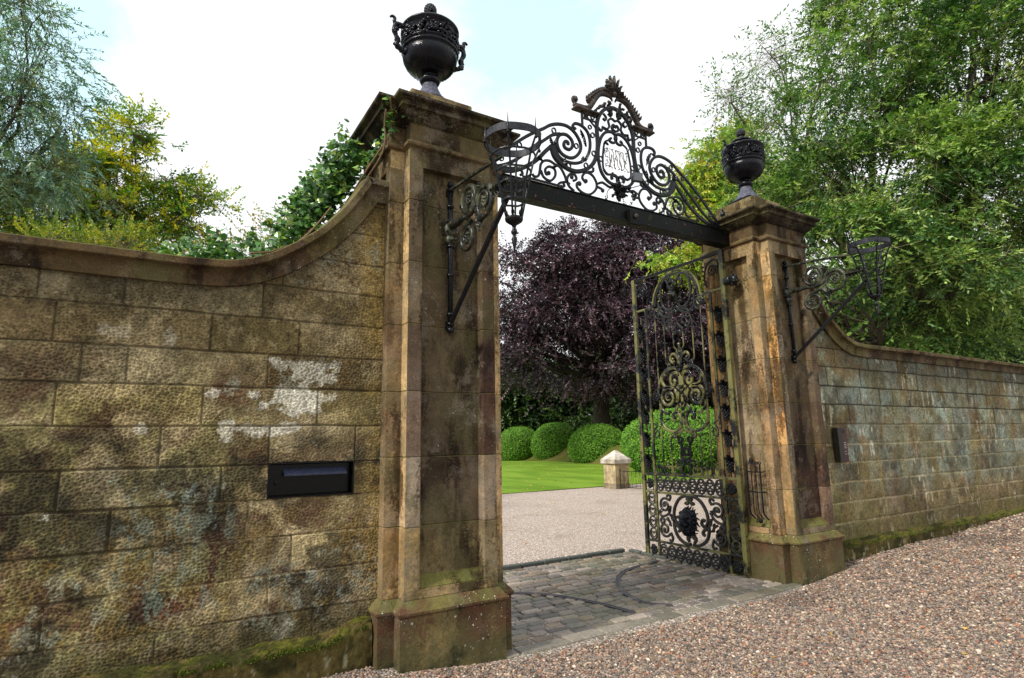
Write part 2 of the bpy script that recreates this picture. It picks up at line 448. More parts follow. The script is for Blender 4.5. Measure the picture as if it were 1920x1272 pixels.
def mat_gravel(name, base=((.30, .22, .19), (.17, .15, .15), (.42, .36, .31), (.24, .12, .08)), scale=62, dirt=(.10, .085, .06)):
    mt, n, l, b = newmat(name)
    geo = n.new('ShaderNodeNewGeometry'); wp = geo.outputs['Position']
    vo = nd(n, 'ShaderNodeTexVoronoi'); vo.inputs['Scale'].default_value = scale; l.new(wp, vo.inputs['Vector'])
    sp = n.new('ShaderNodeSeparateColor'); l.new(vo.outputs['Color'], sp.inputs[0])
    cr_ = n.new('ShaderNodeValToRGB'); cr_.color_ramp.interpolation = 'CONSTANT'
    els = cr_.color_ramp.elements; els[0].color = base[0]+(1,); els[0].position = 0; els[1].color = base[1]+(1,); els[1].position = .38
    e = els.new(.66); e.color = base[2]+(1,); e = els.new(.86); e.color = base[3]+(1,)
    l.new(sp.outputs[0], cr_.inputs[0])
    c = cr_.outputs[0]
    br = nd(n, 'ShaderNodeMapRange'); br.inputs[3].default_value = .6; br.inputs[4].default_value = 1.35; l.new(sp.outputs[1], br.inputs[0])
    vmx = nd(n, 'ShaderNodeVectorMath', operation='SCALE'); l.new(c, vmx.inputs[0]); l.new(br.outputs[0], vmx.inputs[3]); c = vmx.outputs[0]
    edge = ramp(n, l, vo.outputs['Distance'], .42, .68)
    c = mixc(n, l, edge, c, dirt)
    pt = ramp(n, l, noise_(n, l, wp, .9, 5, .6), .5, .7)
    m2 = nd(n, 'ShaderNodeMath', operation='MULTIPLY', i_1=.35); l.new(pt, m2.inputs[0])
    c = mixc(n, l, m2.outputs[0], c, (.6, .55, .45), 'MULTIPLY')
    l.new(c, b.inputs['Base Color']); b.inputs['Roughness'].default_value = .8; b.inputs['Specular IOR Level'].default_value = .25
    iv = nd(n, 'ShaderNodeMath', operation='SUBTRACT', i_0=1.0); l.new(vo.outputs['Distance'], iv.inputs[1])
    bump(n, l, b, iv.outputs[0], .02, 1.0)
    return mt
def mat_grass(name, a=(.13, .235, .018), b_=(.21, .33, .035)):
    mt, n, l, b = newmat(name)
    geo = n.new('ShaderNodeNewGeometry'); wp = geo.outputs['Position']
    c = mixc(n, l, ramp(n, l, noise_(n, l, wp, .8, 6, .6, (1, .35, 1)), .35, .65), a, b_)
    c = mixc(n, l, ramp(n, l, noise_(n, l, wp, 30, 4, .7), .3, .75), c, (.6, .65, .5), 'MULTIPLY')
    l.new(c, b.inputs['Base Color']); b.inputs['Roughness'].default_value = .9; b.inputs['Specular IOR Level'].default_value = .1
    bump(n, l, b, noise_(n, l, wp, 45, 4, .7), .03, .8)
    return mt

M_PIER = mat_stone('sandstone_pier', soot=1.0, lichen=.45, gain=1.05)
M_PIER2 = mat_stone('sandstone_pier_warm', soot=1.0, lichen=.4, orange=.1, algae=.35, gain=.88)
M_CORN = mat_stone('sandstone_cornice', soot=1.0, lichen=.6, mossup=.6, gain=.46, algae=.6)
M_PLINTH = mat_stone('sandstone_plinth', moss_z=.85, lichen=1.3, soot=.9, mossup=.55)
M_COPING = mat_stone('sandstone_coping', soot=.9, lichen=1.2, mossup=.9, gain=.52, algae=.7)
M_WALL = mat_wall('stugged_sandstone')
M_IRON = mat_iron('black_painted_iron')
M_BEAM = mat_iron('beam_paint', base=(.003, .0035, .0035), rough=.35, spec=.10, moss=.12, mosscol=(.03, .035, .012))
M_IRONS = mat_iron('wet_black_iron', spec=.6, rough=.2, moss=.16, scale=7, mosscol=(.08, .08, .03))
M_IRONG = mat_iron('iron_algae', spec=.5, moss=.56, scale=4, mosscol=(.15, .142, .045))
M_IRONB = mat_iron('iron_green_tint', base=(.014, .015, .012), moss=.42, mosscol=(.085, .09, .055))
M_IRONBR = mat_iron('iron_brown_patina', base=(.022, .018, .016), moss=.35, mosscol=(.085, .068, .055), rough=.45)
M_URN = mat_iron('urn_black', base=(.003, .0033, .006), rough=.14, spec=.22)
M_FOOT = mat_iron('urn_grey_foot', base=(.06, .062, .085), rough=.5)
M_GOLD = mat_simple('tarnished_wire', (.10, .07, .04), .5, 30)
M_GRAVEL = mat_gravel('gravel', base=((.46, .38, .33), (.30, .275, .26), (.60, .54, .47), (.36, .26, .20)), scale=50, dirt=(.16, .13, .10))
M_DRIVE = mat_gravel('gravel_drive', base=((.60, .48, .43), (.44, .39, .37), (.74, .66, .60), (.50, .35, .27)), scale=48, dirt=(.34, .27, .21))
M_PEB = mat_tint('pebbles', .6, 220, .0008, .4)
M_SETT = mat_tint('granite_setts', .5, 38, .004, .5)
M_MORT = mat_simple('mossy_joint', (.030, .030, .012), .95, 14, .9, .01)
M_GRASS = mat_grass('lawn_grass')
M_BANK = mat_grass('bank_grass', (.10, .12, .02), (.17, .15, .045))
M_EARTH = mat_simple('earth', (.05, .06, .025), .95, 3, .8)
M_BARK = mat_simple('bark', (.06, .048, .036), .9, 9, .8, .02)
M_TWIG = mat_simple('green_twig', (.13, .12, .05), .8, 20, .6)
M_LEAF = mat_leaf('leaf_green', trans=.27)
M_LEAFP = mat_leaf('leaf_copper', trans=.18, tr_tint=(1.3, .8, .85))
M_IVY = mat_leaf('ivy_leaf', trans=.2, gloss=.28)
M_MOSS = mat_leaf('moss_tuft', trans=.2, gloss=.9)
M_TOPI = mat_leaf('topiary_leaf', trans=.15, gloss=.6)
M_GPIER = mat_stone('pale_stone', soot=.3, lichen=.8, mossup=.0, gain=1.0, algae=.2)
M_SLATE = mat_simple('slate_roofing', (.16, .19, .24), .6, 12, .5)
M_GLASS = mat_simple('lamp_glass', (.09, .10, .12), .15, 5, .2, 0, spec=.8)
M_RED = mat_simple('oxide_plate', (.055, .018, .018), .5, 30, .8, .002)
M_DULL = mat_simple('dull_casing', (.03, .026, .018), .55, 25, .7, .002)
M_WHITE = mat_simple('worn_white_paint', (.45, .42, .4), .7, 60, .5, .0005)
M_TRACK = mat_simple('worn_track_iron', (.085, .075, .085), .42, 40, .7, .002, metallic=.4, spec=.5)
exec_marker = None

# ================================================================== GROUND
D = 4.6605; A = .5056; a_ = .386; PA = .569; Pa = .447; CA = .665; Ca = .545
def gz(x, y):
    x = np.asarray(x, float); y = np.asarray(y, float)
    z = -.045+.085*sst(.5, -.7, x)+.05*sst(-.7, -2.2, x)
    z = z+.07*sst(4.3, 5.3, x)+.05*sst(5.3, 7.5, x)+.12*sst(7.5, 11.5, x)
    return z+.03*(fbm(x*1.1, y*1.6, 4, 5)-.5)
def sheet(name, xs, ys, zf, mat, kind='structure'):
    X, Y = np.meshgrid(xs, ys); Z = zf(X, Y)
    o = grid_mesh(name, X, Y, Z, None, mat); tag(o, kind=kind); return o
gs = MB(); gs.box(-300, 300, -300, 300, -1.2, -.16); tag(gs.build('ground', M_EARTH), kind='structure')
xs = np.concatenate([np.linspace(-40, -4, 15), np.arange(-3.8, 13, .1), np.linspace(13.2, 60, 20)])
sheet('gravel_road', xs, np.concatenate([np.linspace(-30, -6, 8), np.arange(-5.8, .3, .1)]), gz, M_GRAVEL)
sheet('gravel_drive', np.arange(-6, 40, .2), np.concatenate([np.arange(.28, 2.0, .1), np.arange(2.1, 10.95, .15), [10.95]]), lambda X, Y: -.012+.012*fbm(X, Y, 3, 9)-.12*((Y < 2.13) & (X > .1) & (X < 4.1)), M_DRIVE)
def lawn_edge(X): return 10.93+.03*np.sin(X*3)
# lawn: beyond the drive, its front edge slightly wavy
X, Y = np.meshgrid(np.linspace(-6, 60, 200), np.linspace(0, 1, 60))
Yw = lawn_edge(X)+Y**2*70
tag(grid_mesh('lawn', X, Yw, .012+.03*fbm(X*.4, Yw*.4, 3, 2)*np.clip(Y*6, 0, 1), None, M_GRASS), kind='structure')
# bank that rises behind the topiary
bx = cr([(12, 48), (20.6, 38), (22.3, 34.6), (23.3, 31), (22.3, 26), (20.5, 19.5), (18.6, 14.5), (18.0, 8), (18, 2)], 6)
bx = np.array(bx); dirn = bx-np.array([CAMX, CAMY]); dirn /= np.linalg.norm(dirn, axis=1)[:, None]
tt = np.array([-.6, 0, .6, 1.2, 1.8, 2.4, 3.2, 4.5, 9, 25])
hh = np.array([-.02, .06, .30, .55, .80, .98, 1.08, 1.15, 1.2, 1.3])
X = bx[:, 0][:, None]+dirn[:, 0][:, None]*tt; Y = bx[:, 1][:, None]+dirn[:, 1][:, None]*tt
tag(grid_mesh('bank', X, Y, hh[None, :]+.08*fbm(X*.8, Y*.8, 3, 4), None, M_BANK), kind='structure')

# pebbles: real stones on the near part of the road, one stuff object
def pebbles(n):
    ph = (1+5**.5)/2
    V = np.array([(-1, ph, 0), (1, ph, 0), (-1, -ph, 0), (1, -ph, 0), (0, -1, ph), (0, 1, ph), (0, -1, -ph), (0, 1, -ph), (ph, 0, -1), (ph, 0, 1), (-ph, 0, -1), (-ph, 0, 1)])
    V /= np.linalg.norm(V[0])
    F = np.array([(0, 11, 5), (0, 5, 1), (0, 1, 7), (0, 7, 10), (0, 10, 11), (1, 5, 9), (5, 11, 4), (11, 10, 2), (10, 7, 6), (7, 1, 8), (3, 9, 4), (3, 4, 2), (3, 2, 6), (3, 6, 8), (3, 8, 9), (4, 9, 5), (2, 4, 11), (6, 2, 10), (8, 6, 7), (9, 8, 1)])
    # sample inside the view cone on the road
    pts = []
    while sum(len(p) for p in pts) < n:
        x = rng.uniform(-2.2, 12.5, 60000); y = rng.uniform(-4.2, -.28, 60000)
        dx = x-CAMX; dy = y-CAMY; dist = np.hypot(dx, dy); az = np.arctan2(dx, dy)-YAW
        ok = (np.abs(az) < .86) & (dist > 2.6) & (dist < 14) & (rng.random(60000) < np.clip(5.4/dist, 0, 1)**1.9)
        # keep off plinths, paving and the wall foot
        for cx in (0, D): ok &= ~((np.abs(x-cx) < PA+.0) & (y > -PA-.0))
        ok &= ~((x > .4) & (x < 4.15) & (y > -.70+.09*fbm(x*6, y*0, 3, 8)))
        ok &= ~((y > -.36+.02*fbm(x*5, y*0, 3, 3)))
        pts.append(np.stack([x[ok], y[ok]], 1))
    P = np.concatenate(pts)[:n]
    s = rng.gamma(6, .00098, n)+.0022; s = np.clip(s, .0036, .017)
    dist = np.hypot(P[:, 0]-CAMX, P[:, 1]-CAMY); s *= 1+.085*np.clip(dist-4.5, 0, 9)
    sc = np.stack([s*rng.uniform(.9, 1.5, n), s*rng.uniform(.75, 1.1, n), s*rng.uniform(.5, .85, n)], 1)
    th = rng.uniform(0, 6.28, n); c_, s_ = np.cos(th), np.sin(th)
    jit = 1+rng.uniform(-.22, .22, (n, 12, 1))
    W = V[None]*jit*sc[:, None, :]
    tl = rng.uniform(-.5, .5, n); W[..., 2] += W[..., 0]*tl[:, None]*.5
    X = W[..., 0]*c_[:, None]-W[..., 1]*s_[:, None]+P[:, :1]; Y = W[..., 0]*s_[:, None]+W[..., 1]*c_[:, None]+P[:, 1:]
    Z = W[..., 2]+(gz(P[:, 0], P[:, 1])+sc[:, 2]*rng.uniform(.2, 1.1, n))[:, None]
    Vv = np.stack([X, Y, Z], -1).reshape(-1, 3)
    Q = (F[None]+np.arange(n)[:, None, None]*12).reshape(-1, 3)
    pal = np.array([lin(164, 142, 130), lin(150, 142, 134), lin(122, 116, 114), lin(188, 172, 154), lin(212, 202, 190), lin(158, 124, 108), lin(168, 112, 84), lin(98, 92, 92), lin(142, 126, 102), lin(122, 92, 80)])
    pi = rng.choice(len(pal), n, p=[.2, .17, .17, .13, .05, .07, .02, .09, .07, .03])
    C = pal[pi]; C = np.clip(C.mean(1, keepdims=True)+(C-C.mean(1, keepdims=True))*1.05, .01, 1)*rng.uniform(.4, 1.25, (n, 1))*.84*np.array([1.03, .985, .97])*np.array([1.03, 1, .95])
    o = np_mesh('pebbles', Vv, Q, np.repeat(C, 12, 0), M_PEB, None, True)
    return tag(o, 'loose pinkish grey pebbles covering the near gravel road', 'pebbles', kind='stuff')
pebbles(165000)

# sett paving in the gateway
def setts():
    g = MB(); y = -.56; row = 0
    cols = [lin(128, 118, 112), lin(112, 104, 100), lin(136, 124, 114), lin(128, 112, 98), lin(104, 100, 92), lin(146, 134, 124)]
    pr = rng
    base = MB(); base.box(-.6, 5.2, -.62, 2.14, -.3, -.062); tag(base.build('sett_bed', M_MORT), kind='structure')
    while y < 2.03:
        d_ = random.uniform(.105, .125) if row else .17
        x = .30+random.uniform(-.12, .1)
        while x < 4.35:
            ln = random.uniform(.17, .23) if row else random.uniform(.28, .5)
            jz = random.uniform(-.006, .006)
            c = np.array(random.choice(cols))*random.uniform(.6, 1.25)*.95
            mossy = fbm(np.array([x*2.]), np.array([y*2.]), 3, 31)[0]
            if mossy > .60 or row < 1: c = c*.75+np.array([.05, .055, .02])*.5
            M_ = Matrix.Translation((x+ln/2, y+d_/2, 0)) @ Matrix.Rotation(random.uniform(-.012, .012), 4, 'Z') @ Matrix.Rotation(random.uniform(-.015, .015), 4, 'X')
            g.box(-ln/2+.010, ln/2-.010, -d_/2+.0095, d_/2-.0095, -.12, -.032+jz*1.2, tuple(c), .012, M_)
            x += ln
        y += d_; row += 1
    # kerb at the back and at the right
    x = .2
    while x < 3.95:
        ln = random.uniform(.3, .55); c = np.array(lin(70, 74, 70))*random.uniform(.8, 1.2)
        e = min(x+ln, 4.02)
        g.box(x+.006, e-.006, 2.07+random.uniform(-.008, .008), 2.15, -.12, .004+random.uniform(-.006, .006), tuple(c), .012); x += ln
    y = 2.05
    while y > 1.5:
        g.box(4.04, 4.12, y-.24, y-.01, -.12, .002, tuple(lin(74, 76, 70)), .012); y -= .25
    o = g.build('sett_paving', M_SETT); tag(o, kind='structure')
setts()
# mossy fringe in the sett joints handled by the bed material; curved gate tracks
def track(name, pts, label):
    P = cr(pts, 8); g = MB()
    for off, hw, z0, hd in ((0, .028, -.036, .006), (-.021, .006, -.031, .007), (.021, .006, -.031, .007)):
        Q = []
        for i, p in enumerate(P):
            q0 = Vector(P[max(i-1, 0)]); q1 = Vector(P[min(i+1, len(P)-1)]); t = (q1-q0).normalized()
            Q.append((p[0]-t.y*off, p[1]+t.x*off, z0))
        g.tube(Q, hw, flat=((0, 0, 1), hd))
    return tag(g.build(name, M_TRACK), label, 'gate track', 'curved iron gate tracks set in the paving')
track('gate_track', [(3.9, 1.31), (3.822, 1.282), (3.5, 1.23), (3.204, 1.137), (2.95, .99), (2.769, .826), (2.56, .58), (2.439, .351), (2.36, .12), (2.331, -.03), (2.36, -.13), (2.412, -.193), (2.50, -.28)], 'curved iron gate track in the setts nearest the open gate leaf')
track('gate_track', [(.75, 1.36), (1.15, 1.22), (1.476, .997), (1.691, .788), (1.841, .502), (1.959, .127), (2.004, -.174), (2.03, -.24)], 'curved iron gate track in the setts beside the near ivy clad pier')

# ================================================================== PIERS
JZ = [.476, .98, 1.488, 1.984, 2.51, 3.014, 3.53, 3.985]
def cross(h, k): return [(-k, -h), (k, -h), (k, -k), (h, -k), (h, k), (k, k), (k, h), (-k, h), (-k, k), (-h, k), (-h, -k), (-k, -k)]
def cross_panel(h, k, p, rd, b=.012):
    def side(q):  # q: rotation index, panel inserted in each face
        pts = [(-k, -h), (-p-b, -h), (-p, -h+b), (-p, -h+rd), (p, -h+rd), (p, -h+b), (p+b, -h), (k, -h), (k, -k)]
        c, s = [(1, 0), (0, 1), (-1, 0), (0, -1)][q]
        return [(x*c-y*s, x*s+y*c) for x, y in pts]
    return sum((side(q) for q in range(4)), [])
def pier(cx, label, frontcols, sidecols, mat, urn_seed):
    t = thing('stone_gate_pier', (cx, 0, 0), label, 'gate pier', 'stone gate piers')
    g = MB(); ch = .006
    P_, RD, ZB, ZT = .262, .078, .63, 3.822
    def C(rgb):
        v = lin(*rgb); return tuple(v*.80+v.mean()*np.array([1.06, .98, .92])*.20)
    def jit(c, k=.12):
        f = random.uniform(1-k, 1+k); return tuple(min(1, x*f) for x in c)
    for i in range(len(JZ)-1):
        z0, z1 = JZ[i], JZ[i+1]
        fc = frontcols[i]; sc_ = sidecols[i]
        segs = []
        if i == 0: segs = [(z0, ZB-.085, False), (ZB-.085, z1, True)]
        elif i == len(JZ)-2: segs = [(z0, ZT, True), (ZT, z1, False)]
        else: segs = [(z0, z1, True)]
        for (s0, s1, pan) in segs:
            c_top = ch if s1 == z1 else 0; c_bot = ch if s0 == z0 else 0
            poly = cross_panel(A, a_, P_, RD) if pan else cross(A, a_)
            if pan:
                L9 = lambda l, m_, r_: [l, l, m_, m_, m_, r_, r_, None, None]
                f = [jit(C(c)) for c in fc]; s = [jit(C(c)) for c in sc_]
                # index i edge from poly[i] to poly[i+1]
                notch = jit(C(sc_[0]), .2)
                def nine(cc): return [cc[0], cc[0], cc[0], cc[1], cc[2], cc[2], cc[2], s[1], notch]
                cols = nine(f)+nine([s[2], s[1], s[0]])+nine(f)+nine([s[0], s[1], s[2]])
                # last edge before the front face is the left arm front: light setback strip
            else:
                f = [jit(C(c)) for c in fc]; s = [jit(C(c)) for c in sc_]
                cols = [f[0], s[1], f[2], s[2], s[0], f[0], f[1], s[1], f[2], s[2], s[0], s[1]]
            b = len(g.v)
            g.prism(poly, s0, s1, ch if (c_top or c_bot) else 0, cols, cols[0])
            # undo the chamfer where the two halves of one stone meet
            if (c_top or c_bot) and not (c_top and c_bot):
                n = len(poly)
                rows = [3] if c_top == 0 else [0]
                for r_ in rows:
                    src = 2 if r_ == 3 else 1
                    for k in range(n):
                        x, y, z = g.v[b+r_*n+k]; X_, Y_, _ = g.v[b+src*n+k]; g.v[b+r_*n+k] = (X_, Y_, z)
        if i == 0:   # sloped panel sills on four sides
            for q in range(4):
                c, s = [(1, 0), (0, 1), (-1, 0), (0, -1)][q]
                pts = [(-P_-.001, -A+.012, ZB-.081), (P_+.001, -A+.012, ZB-.081), (P_+.001, -A+RD+.002, ZB+.0), (-P_-.001, -A+RD+.002, ZB+.0)]
                g.add([(x*c-y*s, x*s+y*c, z) for x, y, z in pts], [(0, 1, 2, 3)], C((118, 112, 50)))
    g.prism(cross(A-.02, a_-.02), .5, JZ[-1]-.005, 0, col=(.1, .08, .05)) if False else None
    g.build('shaft', mat, t)
    # plinth
    g = MB(); pc = C((124, 112, 66)); pd = C((92, 70, 44))
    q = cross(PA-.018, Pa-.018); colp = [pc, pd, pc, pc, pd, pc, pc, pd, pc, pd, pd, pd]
    g.prism(q, -.25, .375, .0, colp, pc)
    def ring_loft(levels, cols, mb):
        n = 12; vs = []; fs = []; cc = []
        for h, k, z in levels: vs += [(x, y, z) for x, y in cross(h, k)]
        for j in range(len(levels)-1):
            for i in range(n):
                i2 = (i+1) % n; fs.append((j*n+i, j*n+i2, (j+1)*n+i2, (j+1)*n+i)); cc.append(cols[i] if isinstance(cols[0], tuple) else cols)
        fs.append(tuple((len(levels)-1)*n+k for k in range(n))); cc.append(cc[-1]); fs.append(tuple(range(n))[::-1]); cc.append(cc[-1])
        mb.add(vs, fs, cc)
    ring_loft([(PA-.018, Pa-.018, .375), (PA-.006, Pa-.006, .383), (PA, Pa, .392), (PA+.001, Pa+.001, .408), (PA-.010, Pa-.010, .418), (A+.006, a_+.006, .474), (A-.02, a_-.02, .482)], [C((120, 108, 60))]*12, g)
    g.build('plinth', M_PLINTH, t)
    # capital: neck moulding, frieze, cornice
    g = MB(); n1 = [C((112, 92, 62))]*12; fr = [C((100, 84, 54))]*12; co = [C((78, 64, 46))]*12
    ring_loft([(A-.01, a_-.01, 3.97), (A+.012, a_+.012, 3.985), (A+.030, a_+.030, 3.992), (A+.034, a_+.034, 4.010), (A+.028, a_+.028, 4.022), (A+.006, a_+.006, 4.034), (A-.004, a_-.004, 4.05)], n1, g)
    ring_loft([(A-.004, a_-.004, 4.046), (A-.004, a_-.004, 4.20)], fr, g)
    g.build('frieze', mat, t)
    g = MB()
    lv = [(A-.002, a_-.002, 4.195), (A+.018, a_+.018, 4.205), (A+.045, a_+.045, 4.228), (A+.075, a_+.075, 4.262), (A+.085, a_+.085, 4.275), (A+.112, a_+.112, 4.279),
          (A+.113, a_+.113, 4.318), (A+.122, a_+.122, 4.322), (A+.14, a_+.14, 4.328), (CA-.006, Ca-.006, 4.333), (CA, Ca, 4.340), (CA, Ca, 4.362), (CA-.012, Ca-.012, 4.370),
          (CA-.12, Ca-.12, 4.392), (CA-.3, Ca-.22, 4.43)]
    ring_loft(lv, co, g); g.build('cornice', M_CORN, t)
    g = MB(); g.box(-.297, .297, -.297, .297, 4.40, 4.66, C((152, 138, 92)), .008); g.build('urn_block', mat, t)
    return t
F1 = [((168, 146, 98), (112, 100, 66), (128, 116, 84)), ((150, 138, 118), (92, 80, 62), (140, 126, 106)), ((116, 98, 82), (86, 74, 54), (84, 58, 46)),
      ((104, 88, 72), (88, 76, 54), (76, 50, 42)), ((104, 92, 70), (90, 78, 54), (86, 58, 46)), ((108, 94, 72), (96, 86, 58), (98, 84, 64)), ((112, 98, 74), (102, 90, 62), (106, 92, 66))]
S1 = [((196, 164, 104), (170, 138, 84), (150, 126, 84)), ((186, 158, 112), (150, 132, 96), (150, 128, 90)), ((176, 152, 104), (142, 118, 84), (130, 108, 80)),  # side faces paler than the fronts: sunlight put into their colour
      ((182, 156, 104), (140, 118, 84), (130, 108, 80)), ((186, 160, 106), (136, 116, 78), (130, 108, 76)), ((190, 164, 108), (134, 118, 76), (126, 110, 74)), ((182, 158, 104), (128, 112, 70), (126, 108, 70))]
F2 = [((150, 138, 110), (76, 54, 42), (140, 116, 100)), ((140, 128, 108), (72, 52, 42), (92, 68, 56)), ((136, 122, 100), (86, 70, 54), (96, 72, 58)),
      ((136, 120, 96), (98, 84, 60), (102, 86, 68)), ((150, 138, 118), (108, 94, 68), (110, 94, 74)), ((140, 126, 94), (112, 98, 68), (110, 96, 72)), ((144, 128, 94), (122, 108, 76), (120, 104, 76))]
S2 = [((192, 158, 98), (158, 140, 106), (170, 140, 96)), ((188, 154, 104), (160, 140, 108), (168, 140, 100)), ((214, 166, 92), (158, 142, 112), (180, 144, 100)),  # the stone's own orange, with sunlight put into the side colour as well
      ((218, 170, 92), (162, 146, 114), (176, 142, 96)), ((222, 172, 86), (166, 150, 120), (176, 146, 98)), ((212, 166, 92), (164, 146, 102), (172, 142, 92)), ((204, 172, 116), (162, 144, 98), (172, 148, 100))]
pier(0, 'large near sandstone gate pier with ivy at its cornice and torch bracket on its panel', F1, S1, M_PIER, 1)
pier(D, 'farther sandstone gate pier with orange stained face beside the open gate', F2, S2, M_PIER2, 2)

# ================================================================== GARDEN WALLS
ZC = np.array([-.3, .225, .472, .725, .978, 1.226, 1.467, 1.73, 1.994, 2.239, 2.497, 2.75, 3.0, 3.25, 3.5, 3.8])
LJ = {1: [-2.75, -1.9, -1.265+.3], 2: [-2.464, -1.265], 3: [-2.9, -1.949, -1.125], 4: [-2.189, -1.418], 5: [-2.458, -1.596, -1.121], 6: [-1.962, -1.305, -.700], 7: [-2.521, -1.736, -.986],
      8: [-2.418, -2.178, -1.341], 9: [-2.568, -1.716, -1.136], 10: [-2.667, -2.229, -1.399], 11: [-2.039, -1.269], 12: [-1.0], 13: [-.8]}
COPL = [(-6.5, 2.850), (-2.9, 2.850), (-2.2, 2.848), (-1.95, 2.848), (-1.814, 2.852), (-1.575, 2.878), (-1.335, 2.981), (-1.08, 3.168), (-.95, 3.30), (-.848, 3.427), (-.727, 3.615), (-.680, 3.705)]
cop = cr(COPL[1:], 8); cop = [COPL[0]]+cop
copx = np.array([p[0] for p in cop]); copz = np.array([p[1] for p in cop])
def stone_wall(name, side, label):
    # side -1: from x=-PA.. to the left; +1 mirrored about the gateway centre, with its own joints and stains
    t = thing(name, (0, 0, 0), label, 'garden wall')
    if side < 0:
        xs = np.concatenate([np.linspace(-6.4, -2.95, 90)[:-1], np.arange(-2.95, -.500, .0042), [-.500]])
        zs = np.arange(.18, 3.74, .0042)
        lim = lambda x: np.interp(x, copx, copz)-.13
        joints = LJ
    else:
        st = [D+.500]
        while st[-1] < 16: st.append(st[-1]+.010+max(0, st[-1]-6)*.0030)
        xs = np.array(st); zs = np.arange(.10, 3.74, .011)
        lim = lambda x: np.interp(D-x, copx, copz, right=3.7)-.13
        joints = {}
        rr = random.Random(5)
        for k in range(1, 15):
            x = D+.5+rr.uniform(.3, .9); l_ = []
            while x < 16.5: l_.append(x); x += rr.uniform(.32, .85)
            joints[k] = l_
    X, Z = np.meshgrid(xs, zs)
    Zl = np.minimum(Z, lim(X)+.05)
    wob = .008*(fbm(X*3, Z*3, 3, 11)-.5)*2
    ci = np.clip(np.searchsorted(ZC, (Zl+wob).ravel()).reshape(X.shape)-1, 0, 14)
    dz = np.minimum(np.abs(Zl+wob-ZC[ci]), np.abs(ZC[np.minimum(ci+1, 15)]-Zl-wob))
    bid = np.zeros(X.shape); dx = np.full(X.shape, 9.)
    for k in range(15):
        mk = ci == k; js = np.array(sorted(joints.get(k, [])) or [-99.])
        xw = X[mk]+.004*(fbm(Z[mk]*20, X[mk]*3, 2, 3)-.5)
        i = np.searchsorted(js, xw); lo = js[np.clip(i-1, 0, len(js)-1)]; hi = js[np.clip(i, 0, len(js)-1)]
        dx[mk] = np.minimum(np.abs(xw-lo), np.abs(xw-hi)); bid[mk] = k*40+i
    jw = .0038*(.6+1.3*fbm(X*2.2, Z*2.2, 3, 71)) if side < 0 else .007*(.4+1.2*fbm(X*2.2, Z*2.2, 3, 71))
    ed = np.minimum(dx, dz)
    r1 = _h(bid, bid*0, 1); r2 = _h(bid, bid*0, 2); r3 = _h(bid, bid*0, 3); r4 = _h(bid, bid*0, 4)
    # stugged tooling: rows of punched pits
    ps = 47. if side < 0 else 30.
    ang = (r3-.5)*.9
    U = X*np.cos(ang)+Z*np.sin(ang); Vv = -X*np.sin(ang)+Z*np.cos(ang)
    wx = fbm(X*7, Z*7, 3, 21)*.9; wz = fbm(X*7, Z*7, 3, 22)*.9
    pit = worley(U*ps*.92+wx+r1*50, Vv*ps*1.12+wz+r2*50, 9)
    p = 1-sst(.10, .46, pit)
    soft = sst(.30, .62, fbm(X*2.3, Z*2.3, 4, 55))           # some areas are worn smoother
    dep = (.0085 if side < 0 else .0055)*(.3+.7*(1-soft*.8))
    und = (fbm(X*9, Z*9, 5, 61, .6)-.5)*.010
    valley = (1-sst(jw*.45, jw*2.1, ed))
    h = -p*dep+und+(r4-.5)*.008+(fbm(X*60, Z*60, 2, 91)-.5)*.003
    h = h*(1-valley)-valley*.011
    Yp = -.27-h
    # ---- colour by stain, lichen, stone bed and painted coping shade
    tan = lin(150, 138, 100); pale = lin(172, 158, 122); red = lin(112, 66, 50); brown = lin(104, 84, 56); ol = lin(122, 118, 70); grey = lin(118, 122, 108)
    dark = lin(52, 46, 34); teal = lin(128, 140, 128); och = lin(158, 122, 52); white = lin(200, 198, 182)
    mort = lin(150, 136, 104)
    def mix(c, o, f): return c*(1-f[..., None])+o*f[..., None]
    c = mix(np.broadcast_to(tan, X.shape+(3,)), brown, np.clip(r1*.8, 0, 1))
    c = mix(c, ol, sst(.45, .75, r2)*.35)
    n1 = fbm(X*2.6, Z*3.0, 5, 101); n2 = fbm(X*4.4+9, Z*4.4, 5, 102, .6); n3 = fbm(X*6.5, Z*6.5, 5, 103, .6); n4 = fbm(X*1.6, Z*1.6, 4, 104); n5 = fbm(X*11, Z*8, 5, 105, .6); n6 = fbm(X*14, Z*9, 4, 107, .65)
    nf = fbm(X*38, Z*38, 4, 108, .8)-.5; ng = fbm(X*75, Z*75, 3, 109, .8)-.5; gr = nf*.7+ng*.6
    n1 = n1+.34*gr; n2 = n2+.36*gr; n3 = n3+.38*gr; n4 = n4+.26*gr; n5 = n5+.36*gr; n6 = n6+.42*gr
    if side < 0:
        lowl = sst(-1.2, -1.7, X+.3*(n4-.5))          # the left, older looking half
        midz = sst(2.3, 1.9, Z)
        c = mix(c, brown*.95, sst(.42, .66, n4)*.5)
        upr = .45+.55*np.clip(sst(1.9, 1.3, Z)+sst(-1.6, -2.3, X), 0, 1)
        c = mix(c, lin(92, 54, 42), sst(.50, .58, n1)*midz*lowl*.8)
        c = mix(c, lin(74, 50, 40), sst(.47, .54, fbm(X*3.7+2, Z*4.5, 5, 131, .6)+.45*gr)*sst(2.5, 1.7, Z)*.75*upr)
        c = mix(c, lin(118, 84, 72), sst(.46, .60, n2)*sst(1.35, .9, Z)*.6)
        c = mix(c, pale, sst(.46, .58, fbm(X*3.3+4, Z*4.6, 5, 121, .6)+.10*sst(-1.5, -.75, X)*sst(1.35, .6, Z)+.15*gr)*.7)
